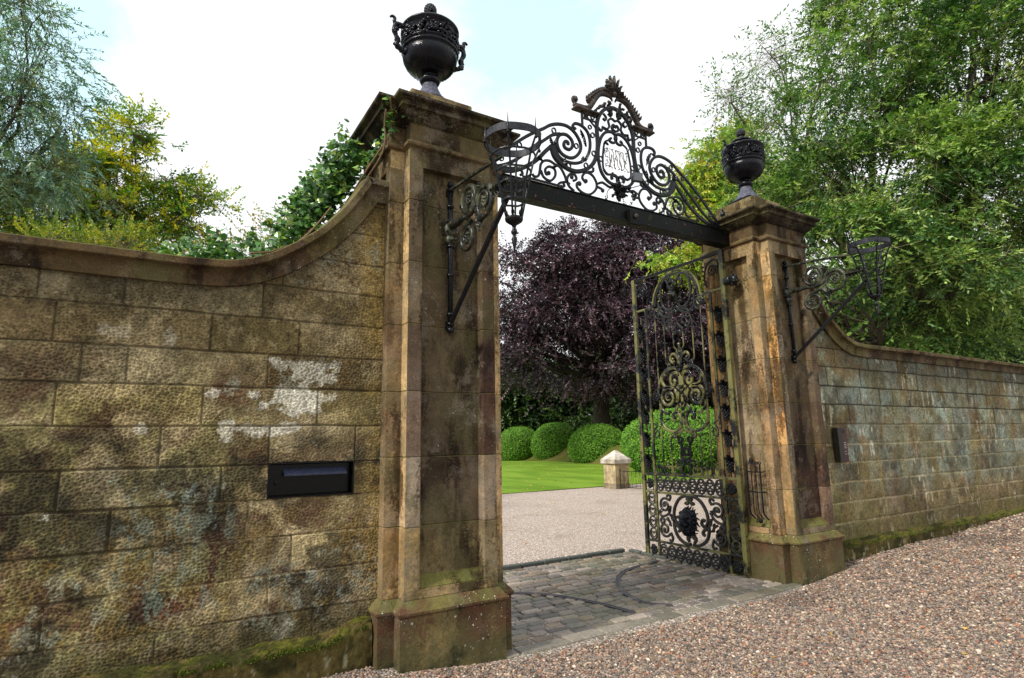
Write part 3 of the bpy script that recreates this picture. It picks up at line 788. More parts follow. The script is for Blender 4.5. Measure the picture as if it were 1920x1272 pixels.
        c = mix(c, lin(146, 140, 92), sst(.50, .58, n3)*lowl*sst(2.1, 1.7, Z)*.7)
        c = mix(c, dark*1.3, sst(.52, .61, n2+.03*sst(2.1, 2.6, Z))*.6*upr)
        c = mix(c, lin(84, 76, 52), sst(.48, .60, n5)*.45)
        c = mix(c, lin(30, 32, 28), sst(.50, .57, fbm(X*3.1, Z*3.6, 5, 122, .62)+.2*gr)*sst(1.9, 1.5, Z)*.7)
        c = mix(c, lin(138, 112, 52), sst(.59, .66, n5)*sst(1.4, .9, Z)*.3)
        c = mix(c, lin(172, 146, 84), sst(-.78, -.55, X+.1*(n2-.5))*sst(2.3, 2.5, Z)*.6)
        c = mix(c, lin(150, 130, 76), sst(-.70, -.56, X+.1*(n2-.5))*sst(.44, .6, n3)*.45)
        tl = .8*sst(.50, .10, np.hypot((X+1.83)/1.0, (Z-.95)/1.4)+.5*(n3-.5))*sst(.50, .57, n6); c = mix(c, lin(112, 128, 118), tl*.7)
        c = mix(c, grey, sst(.58, .64, n6)*sst(.5, .6, n4)*.6)
        # shadow of the coping painted into the colour as a dark band
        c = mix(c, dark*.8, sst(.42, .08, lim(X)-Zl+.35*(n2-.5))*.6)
        # the big pale lichen patches
        for (px, pz, rx, rz, k) in [(-1.0, 2.12, .15, .12, 1), (-1.09, 2.17, .13, .05, .8), (-1.13, 1.90, .22, .10, 1), (-1.28, 2.2, .05, .03, 1), (-1.21, 2.17, .08, .05, .8), (-1.424, 1.95, .06, .035, .9), (-1.675, 1.95, .05, .035, .7), (-1.37, 1.70, .12, .05, .8),
                                    (-1.58, 1.70, .05, .09, .8), (-2.08, 1.71, .05, .03, .7), (-1.19, 1.72, .10, .04, .7), (-1.15, .36, .07, .06, .7), (-2.25, 2.33, .10, .05, .25), (-1.95, 2.32, .05, .06, .3), (-.98, 1.93, .15, .06, .9), (-2.5, 1.2, .04, .03, .7)]:
            q = np.hypot((X-px)/rx, (Z-pz)/rz)+2.2*(fbm(X*15, Z*15, 5, 200, .7)-.5)+.5*gr
            c = mix(c, white, sst(1.0, .78, q)*k*(.72+.28*n3))
        # joints: dark above, pale lime mortar lower down
        jm = np.where(Z+.25*(n1-.5) > 1.25, 0., 1.)
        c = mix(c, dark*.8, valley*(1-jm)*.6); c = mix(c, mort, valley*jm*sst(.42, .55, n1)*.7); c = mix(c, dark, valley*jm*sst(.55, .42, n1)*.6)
        c = mix(c, lin(66, 62, 34), sst(.55, .28, Z+.22*(n2-.5)+.06*(n5-.5))*.75)
    else:
        c = mix(c, np.broadcast_to(lin(128, 120, 100), c.shape), np.full(X.shape, .6))
        c = mix(c, lin(104, 88, 62), sst(.46, .60, n1)*.65)
        c = mix(c, lin(112, 92, 76), sst(.45, .6, r3)*.5)
        gcl = sst(.45, .55, fbm(X*1.7, Z*1.8, 5, 111, .62)+.10*sst(.42, .5, fbm(X*9, Z*1.5, 4, 112))+.16*gr+.06*sst(5.3, 6.3, X)*sst(9.5, 7.8, X))
        c = mix(c, lin(118, 126, 116), gcl*.75*sst(.65, 1.0, Z))
        c = mix(c, lin(132, 146, 138), sst(.55, .60, fbm(X*2.6, Z*2.6, 5, 118, .6)+.12*gr)*gcl*.7*sst(.9, 1.3, Z))
        c = mix(c, dark*1.2, sst(.52, .62, n2)*.6)
        c = mix(c, lin(112, 74, 46), sst(.5, .58, n3)*sst(2.25, 2.5, Z)*sst(7.2, 6.2, X)*.6)
        c = mix(c, lin(70, 76, 44), sst(6.0, 5.5, X+.5*(n2-.5))*sst(.42, .58, fbm(X*6, Z*1.1, 4, 119))*.6)
        c = mix(c, lin(104, 96, 56), sst(.5, .6, fbm(X*3, Z*1.1, 4, 114)+.1*gr)*.4)
        c = mix(c, dark*.9, sst(.50, .10, lim(X)-Zl+.3*(n2-.5))*.55)  # coping shadow painted into the right wall too
        stx = sst(.66, .70, fbm(X*16, Z*4.2, 3, 113)+.06*gr)*sst(.54, .6, fbm(X*1.3, Z*3.3, 3, 115)); c = mix(c, white*.85, stx*.5)
        jm = sst(1.9, 1.4, Z+.3*(n1-.5))
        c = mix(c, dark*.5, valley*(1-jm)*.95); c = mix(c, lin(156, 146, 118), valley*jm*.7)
        c = mix(c, lin(82, 76, 40), sst(.75, .30, Z+.5*(n2-.5)+.1*(n5-.5))*.6)
        c = mix(c, pale*.95, sst(5.85, 5.45, X)*sst(.75, 1.0, Z)*sst(1.3, 1.1, Z)*.5)
    c = c*((.78 if side < 0 else .95)+.80*np.clip(n6, 0, 1))[..., None]*(1+1.9*gr)[..., None]
    bt = (.80+.42*_h(bid, bid*0, 8)); c = c*bt[..., None]*(np.array([.84, .83, .85]) if side < 0 else np.array([.90, .89, .88]))*np.stack([1+.06*(r2-.5), np.ones_like(r2), 1-.16*(r2-.5)], -1)
    c = c*(1-.14*p*(1-valley))[..., None]    # pits coloured darker
    keep = (Z[:-1, :-1] < lim(X[:-1, :-1])+.045)
    if side < 0:
        xm = (X[:-1, :-1]+X[1:, 1:])/2; zm = (Z[:-1, :-1]+Z[1:, 1:])/2
        keep &= ~((xm > -1.303) & (xm < -.703) & (zm > 1.232) & (zm < 1.472))
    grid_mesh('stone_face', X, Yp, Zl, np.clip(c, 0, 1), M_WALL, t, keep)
    # core and back face, following the coping
    g = MB(); n = 60
    X0, X1 = (-6.4, -.500) if side < 0 else (D+.500, 16)
    cx = np.linspace(X0, X1, n); cz = lim(cx)+.02
    for i in range(n-1):
        if side < 0 and cx[i+1] > -1.40 and cx[i] < -.62:
            y0 = -.12
        else: y0 = -.235
        vs = [(cx[i], y0, -.2), (cx[i+1], y0, -.2), (cx[i+1], y0, cz[i+1]), (cx[i], y0, cz[i]), (cx[i], .27, -.2), (cx[i+1], .27, -.2), (cx[i+1], .27, cz[i+1]), (cx[i], .27, cz[i])]
        g.add(vs, [(0, 1, 2, 3), (5, 4, 7, 6), (3, 2, 6, 7)], tuple(lin(120, 108, 76)))
    g.build('wall_core', M_WALL, t)
    # coping: profile swept along the curve, mitred at the corner, returned to the pier
    prof = [(-.262, -.17), (-.300, -.168), (-.304, -.095), (-.31, -.080), (-.328, -.064), (-.352, -.056), (-.366, -.052), (-.370, -.046), (-.370, -.004), (-.364, .003), (-.2, .022), (.2, .022), (.364, .003), (.37, -.046), (.33, -.06), (.30, -.10), (.30, -.168), (.262, -.17)]
    path = ([Vector((-12, 2.85))] if side > 0 else [])+[Vector((x, z)) for x, z in cop]+[Vector((-.498, 3.700))]
    g = MB(); vs = []; npf = len(prof)
    for i, p_ in enumerate(path):
        if i == 0: t1 = t2 = (path[1]-path[0]).normalized()
        elif i == len(path)-1: t1 = t2 = (path[i]-path[i-1]).normalized()
        else: t1 = (p_-path[i-1]).normalized(); t2 = (path[i+1]-p_).normalized()
        n1_ = Vector((-t1.y, t1.x)); n2_ = Vector((-t2.y, t2.x)); mm = n1_+n2_; mm = mm/mm.dot(n1_)
        wq = .004*math.sin(i*1.7)
        for (yy, hh_) in prof:
            q = p_+mm*(hh_)
            xx = q.x if side < 0 else D-q.x
            vs.append((xx, yy, q.y))
    fs = []; cc = []; palc = [lin(138, 124, 84), lin(126, 108, 76), lin(124, 102, 74), lin(150, 138, 92), lin(128, 112, 76)]
    blk = 0; acc = 0
    for i in range(len(path)-1):
        acc += (path[i+1]-path[i]).length
        if acc > .9: blk += 1; acc = 0
        for k in range(npf-1):
            f = (i*npf+k, i*npf+k+1, (i+1)*npf+k+1, (i+1)*npf+k)
            fs.append(f[::-1] if side < 0 else f)
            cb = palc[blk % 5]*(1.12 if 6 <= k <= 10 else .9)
            cc.append(tuple(cb))
    g.add(vs, fs, cc)
    if side > 0:   # the right wall runs on out of frame
        pass
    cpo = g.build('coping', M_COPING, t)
    # foot course, rough and mossy
    if side < 0: xf = np.arange(-6.4, -.55, .014); top0 = lambda x: .262+.07*sst(-.95, -.62, x)
    else: xf = np.concatenate([np.arange(D+.5, 9, .016), np.arange(9, 16, .05)]); top0 = lambda x: .236+0*x
    sj = np.concatenate([np.linspace(0, .5, 20), np.linspace(.52, .85, 16), np.linspace(.87, 1, 6)])
    XX, SS = np.meshgrid(xf, sj)
    tz = top0(XX)+.03*(fbm(XX*5, SS*0, 4, 140)-.5)
    kx = 1.7*(fbm(XX*9, SS*7, 4, 141)-.5); kf = 2.2*(fbm(XX*34, SS*20, 4, 142, .7)-.5)
    yo = -.352-.010*kx-.012*kf
    Yf = np.where(SS < .5, yo, yo+(-.26-yo)*np.clip((SS-.5)/.5, 0, 1))
    Zf = np.where(SS < .5, -.12+(tz-.035+.12)*SS/.5, tz-.035*(1-np.clip((SS-.5)/.1, 0, 1))+.035*np.clip((SS-.6)/.4, 0, 1)+.022*kf+.02*kx)
    mc = np.broadcast_to(lin(86, 76, 42), XX.shape+(3,))
    mc = mix(mc, lin(78, 80, 26), sst(.40, .62, SS)*sst(.38, .55, fbm(XX*8, SS*6, 4, 143)))
    mc = mix(mc, lin(44, 46, 20), sst(.5, .62, fbm(XX*7, SS*5, 4, 144))*.8)
    mc = mix(mc, lin(44, 44, 22), sst(.32, .18, SS+.12*kx)*.75)
    mc = mix(mc, lin(150, 146, 120), sst(.66, .7, fbm(XX*16, SS*7, 4, 145))*sst(.5, .4, SS)*.6)
    mc = mc*(1+1.6*(fbm(XX*50, SS*25, 3, 146, .8)-.5))[..., None]
    grid_mesh('foot_course', XX, Yf, Zf, mc, M_WALL, t)
    return t
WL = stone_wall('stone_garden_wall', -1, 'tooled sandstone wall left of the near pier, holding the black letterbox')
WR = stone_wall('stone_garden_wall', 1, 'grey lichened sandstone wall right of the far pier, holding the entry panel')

# ================================================================== LETTERBOX
t = thing('letterbox', (-1.003, -.27, 1.232), 'black recessed letterbox with a sloping metal flap in the left wall', 'letterbox')
g = MB()
g.box(-.300, .300, .085, .10, 0, .24); g.box(-.300, -.290, -.008, .10, 0, .24); g.box(.290, .300, -.008, .10, 0, .24)
g.box(-.290, .290, -.008, .10, .232, .24); g.box(-.290, .290, -.008, .10, 0, .008)
g.box(-.285, .285, .060, .085, .012, .228, ch=.004)
g.build('casing', mat_simple('gloss_black_paint', (.0025, .0025, .003), .2, 30, .6, .001, spec=.2), t)
g = MB()
g.add([(-.19, .055, .195), (.25, .055, .195), (.25, .005, .155), (-.19, .005, .155), (-.19, .058, .185), (.25, .058, .185), (.25, .008, .146), (-.19, .008, .146)],
      [(3, 2, 1, 0), (4, 5, 6, 7), (0, 4, 7, 3), (1, 2, 6, 5), (3, 7, 6, 2)])
g.build('flap', mat_simple('flap_paint', (.045, .055, .095), .3, 90, 1.2, .002, spec=.5), t)
g = MB(); g.blob((-.235, .052, .10), (.012, .008, .016)); g.build('lock', M_IRON, t)

# entry panel
t = thing('entry_panel', (5.69, -.285, 1.24), 'slim dark weathered entry panel with a lens and buttons on the right wall', 'entry panel')
g = MB(); g.box(-.105, -.005, -.075, 0, 0, .445, ch=.006); g.build('hood', M_DULL, t)
g = MB(); g.box(-.003, .105, -.066, 0, .005, .44, ch=.004); g.build('face_plate', M_RED, t)
g = MB(); g.box(.010, .075, -.071, -.066, .375, .415, ch=.001); g.build('lens', M_IRON, t)
for k in range(4):
    g = MB(); g.box(.02, .07, -.070, -.066, .245-.022*k, .253-.022*k); g.build('button', M_WHITE, t)
for k in range(2):
    for q in range(2):
        g = MB(); g.box(.022+.03*q, .040+.03*q, -.070, -.066, .135-.035*k, .142-.035*k); g.build('button', M_WHITE, t)

# ================================================================== URNS
def urn(loc, label):
    t = thing('urn', loc, label, 'urn', 'black iron urns on the gate piers', rz=R(0))
    g = MB(); g.box(-.20, .20, -.20, .20, 0, .045, ch=.004); g.box(-.175, .175, -.175, .175, .045, .085, ch=.004); g.build('base_plate', M_URN, t)
    g = MB(); g.lathe([(0, .085), (.160, .085), (.168, .097), (.160, .115), (.132, .138), (.104, .19), (.076, .25), (.068, .285)], n=36, flute=(.12, .27, .014)); g.build('foot', M_FOOT, t, True)
    g = MB(); g.lathe([(.055, .28), (.086, .295), (.100, .322), (.090, .350), (.066, .362), (.060, .372), (.075, .385)], n=36); g.build('stem', M_URN, t, True)
    g = MB(); g.lathe([(.05, .375), (.118, .388), (.130, .392), (.134, .400), (.140, .402), (.192, .430), (.226, .472), (.250, .525), (.262, .578), (.255, .584), (.257, .592), (.271, .598), (.276, .612), (.270, .626), (.260, .632),
                       (.262, .640), (.274, .646), (.276, .656), (.264, .664), (.252, .69), (.246, .73), (.250, .775), (.262, .805), (.272, .820), (.279, .828), (.280, .842), (.272, .852), (.24, .858), (.16, .864)], n=72, flute=(.425, .56, .028))
    for k in range(44):     # bead row under the rim
        an = 2*math.pi*k/44; g.blob((.264*math.cos(an), .264*math.sin(an), .812), .007, 5, 4)
    g.build('bowl', M_URN, t, True)
    rr = random.Random(3)
    g = MB()                # garland round the neck: vine leaves and grapes in relief
    for k in range(150):
        an = 2*math.pi*k/150+rr.uniform(-.03, .03); zz = .665+.022*math.sin(an*6)+rr.uniform(-.02, .04)
        r0 = .264+rr.uniform(-.006, .012); g.blob((r0*math.cos(an), r0*math.sin(an), zz), (rr.uniform(.008, .018),)*3, 6, 4, bump=.3)
    for q in range(8):
        a0 = q*math.pi/4+.3
        for k in range(40):
            an = a0+rr.uniform(-.32, .32); zz = .73+rr.uniform(-.06, .07)*(1-abs(an-a0)*1.6)
            g.blob((.264*math.cos(an), .264*math.sin(an), zz), (rr.uniform(.009, .024),)*3, 6, 4, bump=.3)
    g.build('garland', M_URN, t, True)
    g = MB(); g.lathe([(.20, .858), (.155, .870), (.130, .882), (.122, .895), (.120, .925), (.126, .932), (.143, .938), (.146, .953), (.132, .963), (.10, .978), (.06, 1.0), (.03, 1.015), (0, 1.02)], n=48, flute=(.888, .93, .03)); g.build('lid', M_URN, t, True)
    g = MB(); g.lathe([(.02, 1.0), (.038, 1.022), (.030, 1.04)], n=16)
    for k in range(70):
        v = (k+.5)/70; ph = math.acos(1-1.7*v); an = k*2.39996
        g.blob((.052*math.sin(ph)*math.cos(an), .052*math.sin(ph)*math.sin(an), 1.090+.052*math.cos(ph)), .014, 6, 4)
    g.build('finial', mat_iron('finial_weathered', base=(.03, .03, .034), rough=.5) if 'finial_weathered' not in bpy.data.materials else bpy.data.materials['finial_weathered'], t, True)
    for s in (-1, 1):       # scroll handles
        g = MB()
        P = [(.255, .54), (.30, .56), (.335, .60), (.325, .645), (.345, .69), (.362, .745), (.350, .795), (.305, .815), (.268, .80), (.262, .765), (.28, .735)]
        g.tube([(s*x, 0, z) for x, z in cr(P, 5)], [.029-.008*abs(math.sin(i*.4)) for i in range(len(cr(P, 5)))], n=8)
        P = [(.345, .795), (.362, .83), (.358, .862), (.382, .876), (.402, .86)]
        Q = cr(P, 5); g.tube([(s*x, 0, z) for x, z in Q], [.022-.012*i/len(Q) for i in range(len(Q))], n=8)
        for k in range(16):
            x, z = cr([(.27, .55), (.335, .585), (.33, .68), (.345, .73), (.29, .80)], 4)[k]
            g.blob((s*(x+.008), rr.uniform(-.02, .02), z), (.02, .016, .02), 6, 4, bump=.5)
        g.build('handle', M_URN, t, True)
    return t
U1 = urn((0, 0, 4.66), 'large black iron urn on the near pier above the ivy')
u2 = copy_tree(U1); u2.location = (D, 0, 4.66); u2['label'] = 'black iron urn on the far pier in front of the green trees'

# ================================================================== TORCH BRACKETS (local: x = across, q = outwards towards the road, z)
def leaflet(g, base, tip, wid, nrm, lobes=4, th=.006):
    """small cast acanthus leaf: lobed outline, raised rib"""
    b = Vector(base); tp = Vector(tip); ax = tp-b; L_ = ax.length; ax.normalize(); n = Vector(nrm).normalized(); sd_ = ax.cross(n).normalized()
    k = lobes*2
    for s in (-1, 1):
        vs = []; fs = []
        for i in range(k+1):
            u = i/k; ww = wid*math.sin(math.pi*min(1, u*.95+.06))**.7*(1.0 if i % 2 else .55)
            p0 = b+ax*(L_*u)+n*(th*1.5*math.sin(math.pi*u)); p1 = b+ax*(L_*(u+.05))+sd_*(s*ww)-n*th
            vs += [p0+n*th, p1, p0-n*th]
        for i in range(k):
            o = i*3; fs += [(o, o+3, o+4, o+1), (o+1, o+4, o+5, o+2)]
        g.add(vs, fs)
def torch(x, label):
    t = thing('torch_bracket', (x, -.45, 2.5), label, 'torch bracket', 'wrought iron torch brackets on the gate piers')
    T = lambda q, z, xx=0: (xx, -(q-.45), z-2.5)
    g = MB(); g.tube([T(.458, 2.50), T(.458, 3.74)], .021, n=10)
    for z in (2.54, 2.62, 2.95, 3.2, 3.55, 3.70): g.tube([T(.458, z-.012), T(.458, z+.012)], .030, n=10)
    g.blob(T(.458, 3.75), .028); g.blob(T(.458, 2.49), .028)
    for z in (2.53, 3.68): g.box(-.03, .03, -.008, .035, z-2.53, z-2.47)
    g.build('mounting_pole', M_IRON, t, True)
    g = MB(); g.tube([T(.46, 3.70), T(.9, 3.665), T(1.33, 3.62)], .0145, n=6); g.build('tie_rod', M_IRONB, t)
    g = MB(); P = [T(.47, 2.55), T(1.40, 3.29)]; g.tube(P, .017, flat=((1, 0, 0), .016)); g.build('brace', M_IRON, t)
    g = MB()
    Q = cr([T(.44, 3.30), T(.455, 3.36), T(.52, 3.375), T(.60, 3.365), T(.68, 3.37), T(.74, 3.36)], 6)
    g.tube(Q, [.045, .050, .052, .054, .052, .048, .046, .045, .043, .042, .040, .038, .037, .036, .035, .034, .033, .032, .030, .029, .028, .027, .026, .025, .024, .023, .022, .021, .020, .019, .018][:len(Q)], n=12)
    g.blob(T(.445, 3.35), (.062, .055, .075), 14, 10, bump=.12); g.blob(T(.45, 3.26), (.045, .042, .05), 12, 8, bump=.15)
    for k in range(14):
        an = k*.9; g.blob(T(.445+.05*math.cos(an), 3.34+.012*(k-7), .05*math.sin(an)), .017, 6, 4)
    g.build('horn_arm', M_IRONB, t, True)
    def scr(cq, cz, r, a0, turn, lead):
        g = MB(); nS = 34; S = [(cq+r*(1-.72*max(0, (i/nS-.42)/.58))*math.cos(R(a0+turn*i/nS)), cz+r*(1-.72*max(0, (i/nS-.42)/.58))*math.sin(R(a0+turn*i/nS))) for i in range(nS+1)]
        P = cr(lead+S, 3) if lead else S
        n_ = len(P); g.tube([T(q, z) for q, z in P], [max(.011, .024*(1-.45*i/n_)) for i in range(n_)], n=8)
        for k in range(7):
            an = k*.9; g.blob(T(cq+.030*math.cos(an)*(k > 0), cz+.030*math.sin(an)*(k > 0), 0), (.016, .014, .014), 6, 5)
        for k in range(5):
            an = R(a0+turn*.5+k*70); leaflet(g, T(cq+.02*math.cos(an), cz+.02*math.sin(an)), T(cq+r*.62*math.cos(an), cz+r*.62*math.sin(an)), .018, (1, 0, 0), 3)
        g.build('scroll', M_IRONB, t, True)
    scr(.800, 3.485, .112, -60, 610, [(.76, 3.345), (.84, 3.362)])
    scr(1.055, 3.378, .118, 150, -610, [(.80, 3.36), (.90, 3.375)])
    scr(.768, 3.185, .096, 80, 610, [(.95, 3.24), (.90, 3.30), (.84, 3.30)])
    g = MB()
    for a, b, w_ in [((.90, 3.44), (.93, 3.56), .03), ((.90, 3.48), (.87, 3.575), .022), ((.93, 3.49), (.975, 3.565), .022), ((.92, 3.30), (.97, 3.17), .028), ((.93, 3.28), (1.01, 3.20), .022), ((.95, 3.26), (1.03, 3.245), .020),
                     ((.70, 3.50), (.655, 3.46), .015), ((.69, 3.17), (.655, 3.185), .012)]:
        leaflet(g, T(*a), T(*b), w_, (1, 0, 0), 4, .009); leaflet(g, T(*a), T(*b), w_, (-1, 0, 0), 4, .009)
    for k in range(10): g.blob(T(.92+.02*math.cos(k), 3.335+.012*k-.05, .012*math.sin(k*2)), .012, 6, 4)
    build_split(g, 'leaf_spray', M_IRONB, t)
    g = MB(); g.tube([T(1.16, 3.40), T(1.26, 3.415), T(1.38, 3.42)], [.014, .012, .012], n=8)
    for k in range(6):
        q = 1.17+.036*k
        for s in (-1, 1):
            leaflet(g, T(q, 3.405+.004*k), T(q+.045, 3.405+s*(.055-.004*k)), .018, (1, 0, s*.2), 3, .008)
        leaflet(g, T(q, 3.41), T(q+.05, 3.41, .04), .016, (0, 0, 1), 3, .006); leaflet(g, T(q, 3.41), T(q+.05, 3.41, -.04), .016, (0, 0, 1), 3, .006)
    g.build('acanthus_leaf', M_IRONB, t)
    # fire basket
    c = 1.47; g = MB()
    def ring(g, r, z, hw, hd, n=40):
        vs = []; fs = []
        for i in range(n):
            an = 2*math.pi*i/n
            for rr_, zz in ((r-hw, z-hd), (r+hw, z-hd), (r+hw, z+hd), (r-hw, z+hd)):
                vs.append(T(c+rr_*math.cos(an), zz+.003*math.sin(5*an), rr_*math.sin(an)))
        for i in range(n):
            j = (i+1) % n
            for k in range(4): fs.append((i*4+k, i*4+(k+1) % 4, j*4+(k+1) % 4, j*4+k))
        g.add(vs, fs)
    ring(g, .198, 3.675, .005, .026); g.build('top_band', mat_iron('band_iron', base=(.014, .015, .02), rough=.4) if 'band_iron' not in bpy.data.materials else bpy.data.materials['band_iron'], t)
    for r, z in ((.158, 3.545), (.124, 3.43), (.102, 3.34), (.082, 3.22)):
        g = MB(); ring(g, r, z, .005, .006, 28); g.build('hoop', M_IRON, t)
    g = MB()
    for k in range(6):
        an = R(20+60*k); pr_ = [(.202, 3.775), (.202, 3.64), (.178, 3.59), (.158, 3.545), (.13, 3.43), (.105, 3.33), (.075, 3.18), (.056, 3.10)]
        g.tube([T(c+r_*math.cos(an), z, r_*math.sin(an)) for r_, z in pr_], [.001, .0085, .0085, .0085, .0085, .0085, .008, .009], n=6)
        g.blob(T(c+.205*math.cos(an), 3.63, .205*math.sin(an)), .013, 6, 5); g.blob(T(c+.056*math.cos(an), 3.125, .056*math.sin(an)), (.013, .013, .02), 6, 5)
    g.build('basket_bars', M_IRON, t, True)
    g = MB(); o = T(c, 2.5); g.lathe([(0, .60), (.060, .60), (.064, .592), (.058, .575), (.038, .560), (.018, .548), (.012, .53), (.014, .515), (.022, .505), (.022, .49), (.012, .478), (.012, .465), (.020, .45), (.012, .40), (.001, .34)], (o[0], o[1], 0), n=16)
    g.build('cup_and_drop', M_IRON, t, True)
    return t
TB = torch(0, 'torch bracket with an empty fire basket on the near pier, against the sky')
t2 = copy_tree(TB); t2.location = (D, -.45, 2.5); t2['label'] = 'torch bracket with an empty fire basket on the far pier, against the foliage'

# ================================================================== OVERTHROW
OX = D/2
t = thing('gate_overthrow', (OX, 0, 3.98), 'black iron beam and scrolled overthrow spanning between the two piers', 'overthrow')
ZO = 3.98
g = MB()
g.box(-(OX-.507), OX-.507, -.05, .05, 4.03-ZO, 4.198-ZO, ch=.004); g.box(-(OX-.507), OX-.507, -.075, .075, 4.006-ZO, 4.027-ZO, ch=.003)
g.box(-(OX-.507), OX-.507, -.060, .060, 4.201-ZO, 4.213-ZO, ch=.002); g.box(-(OX-.62), OX-.62, -.012, .012, 4.225-ZO, 4.238-ZO, ch=.002)
for k in range(-6, 7): g.box(k*.27-.012, k*.27+.012, -.010, .010, 4.211-ZO, 4.227-ZO)
g.box(.06, .21, -.115, -.052, 3.965-ZO, 4.15-ZO, ch=.008)
g.build('beam', M_BEAM, t)
g = MB(); g.tube([(.135, -.12, .085), (.135, -.135, .085)], .028, n=10); g.build('bolt_head', M_IRONBR, t, True)
def bar(g, P, w_, dd=.013, n=5, y=0, mir=True, taper=None, dx=0, dz=-ZO):
    w_ *= 1.4; taper = taper*1.4 if taper else None
    Q = cr(P, n) if n > 1 else P
    rr_ = [w_]*len(Q) if taper is None else [w_+(taper-w_)*i/(len(Q)-1) for i in range(len(Q))]
    for s in ((1, -1) if mir else (1,)):
        g.tube([(s*x+dx, y, z+dz) for x, z in Q], rr_, flat=((0, 1, 0), dd))
O_ = [(-1.80, 4.42), (-1.83, 4.335), (-1.78, 4.30), (-1.70, 4.318), (-1.58, 4.42), (-1.42, 4.57), (-1.26, 4.705), (-1.13, 4.80), (-1.019, 4.872), (-.931, 4.936), (-.828, 4.978), (-.71, 4.990), (-.615, 4.953), (-.549, 4.881), (-.522, 4.805), (-.541, 4.727), (-.605, 4.652), (-.681, 4.620), (-.769, 4.632), (-.825, 4.679), (-.849, 4.749), (-.837, 4.815), (-.789, 4.867), (-.714, 4.881), (-.649, 4.841), (-.637, 4.779), (-.677, 4.72), (-.736, 4.721), (-.757, 4.754), (-.74, 4.797), (-.703, 4.80), (-.697, 4.77)]
I_ = [(-1.72, 4.262), (-1.60, 4.30), (-1.47, 4.36), (-1.34, 4.455), (-1.25, 4.54), (-1.15, 4.625), (-1.038, 4.72), (-.921, 4.818), (-.862, 4.849), (-.803, 4.869)]
I2 = [(-1.66, 4.262), (-1.50, 4.275), (-1.38, 4.31), (-1.226, 4.400), (-1.114, 4.492), (-1.013, 4.605), (-.93, 4.69)]
U1_ = [(-.911, 4.707), (-.882, 4.60), (-.817, 4.525), (-.702, 4.482), (-.583, 4.485), (-.459, 4.54), (-.361, 4.629), (-.300, 4.75), (-.277, 4.875), (-.277, 5.0), (-.279, 5.1), (-.262, 5.19), (-.222, 5.275), (-.155, 5.352), (-.075, 5.40), (0, 5.415)]
U2_ = [(-.889, 4.70), (-.829, 4.60), (-.728, 4.565), (-.608, 4.575), (-.50, 4.627), (-.435, 4.702), (-.397, 4.791), (-.387, 4.886), (-.405, 4.975), (-.45, 5.03), (-.525, 5.059), (-.594, 5.052), (-.622, 5.018), (-.607, 4.985), (-.585, 4.998)]
OVO = [(0, 5.075), (-.06, 5.10), (-.145, 5.073), (-.214, 4.999), (-.255, 4.895), (-.274, 4.783), (-.272, 4.677), (-.24, 4.56), (-.164, 4.479), (-.075, 4.450), (-.005, 4.475), (.005, 4.53), (-.045, 4.565), (-.09, 4.54), (-.082, 4.505)]
OVT = [(0, 5.075), (.012, 5.03), (-.022, 4.975), (-.078, 4.97), (-.095, 5.0), (-.065, 5.02)]
OVI = [(-.103, 4.985), (-.169, 4.944), (-.197, 4.831), (-.211, 4.719), (-.203, 4.60), (-.135, 4.553)]
g = MB()
bar(g, O_, .0125); bar(g, I_, .0125); bar(g, I2, .016); bar(g, U1_, .0165, .018, taper=.015); bar(g, [(-.911, 4.71), (-.886, 4.60), (-.817, 4.527), (-.74, 4.495)], .028, .02, taper=.016)
bar(g, U2_, .0115); build_split(g, 'volute_scroll', M_IRON, t)
g = MB()
for P in ([(-1.181, 4.318), (-1.154, 4.294), (-1.106, 4.311), (-1.083, 4.377), (-1.067, 4.455), (-1.017, 4.504), (-.946, 4.516), (-.876, 4.49), (-.819, 4.478), (-.764, 4.404), (-.735, 4.325)],
          [(-1.069, 4.381), (-1.037, 4.315), (-.954, 4.291), (-.888, 4.362), (-.892, 4.436), (-.962, 4.45), (-1.013, 4.407), (-1.001, 4.354), (-.958, 4.377)],
          [(-.639, 4.245), (-.71, 4.291), (-.729, 4.362), (-.69, 4.428), (-.623, 4.437), (-.602, 4.391), (-.648, 4.361)],
          [(-.47, 4.375), (-.518, 4.423), (-.50, 4.472), (-.445, 4.505), (-.369, 4.484), (-.319, 4.404), (-.339, 4.322), (-.428, 4.250), (-.519, 4.250), (-.592, 4.292), (-.597, 4.341), (-.559, 4.363), (-.545, 4.341)],
          [(-.429, 4.516), (-.366, 4.536), (-.356, 4.584)], [(-.85, 4.25), (-.841, 4.286), (-.789, 4.31), (-.77, 4.272), (-.806, 4.258)], [(-.789, 4.31), (-.738, 4.328), (-.695, 4.307)],
          [(-.313, 4.367), (-.251, 4.355), (-.232, 4.33)], [(-.295, 4.41), (-.235, 4.435), (-.18, 4.42), (-.13, 4.405), (-.072, 4.425)], [(-1.46, 4.275), (-1.40, 4.33), (-1.33, 4.335), (-1.30, 4.29), (-1.33, 4.268)]):
    bar(g, P, .0095, .010)
bar(g, [(-1.30, 4.262), (-.86, 4.262)], .008, .01, 1)
for (x, z) in [(-.665, 4.40), (-.47, 4.40), (-.97, 4.375), (-.81, 4.255), (-.235, 4.34), (-.56, 4.345)]:
    for s in (-1, 1): g.blob((s*x, 0, z-ZO), (.026, .018, .026), 8, 6)
build_split(g, 'lower_scroll', M_IRON, t)
g = MB()
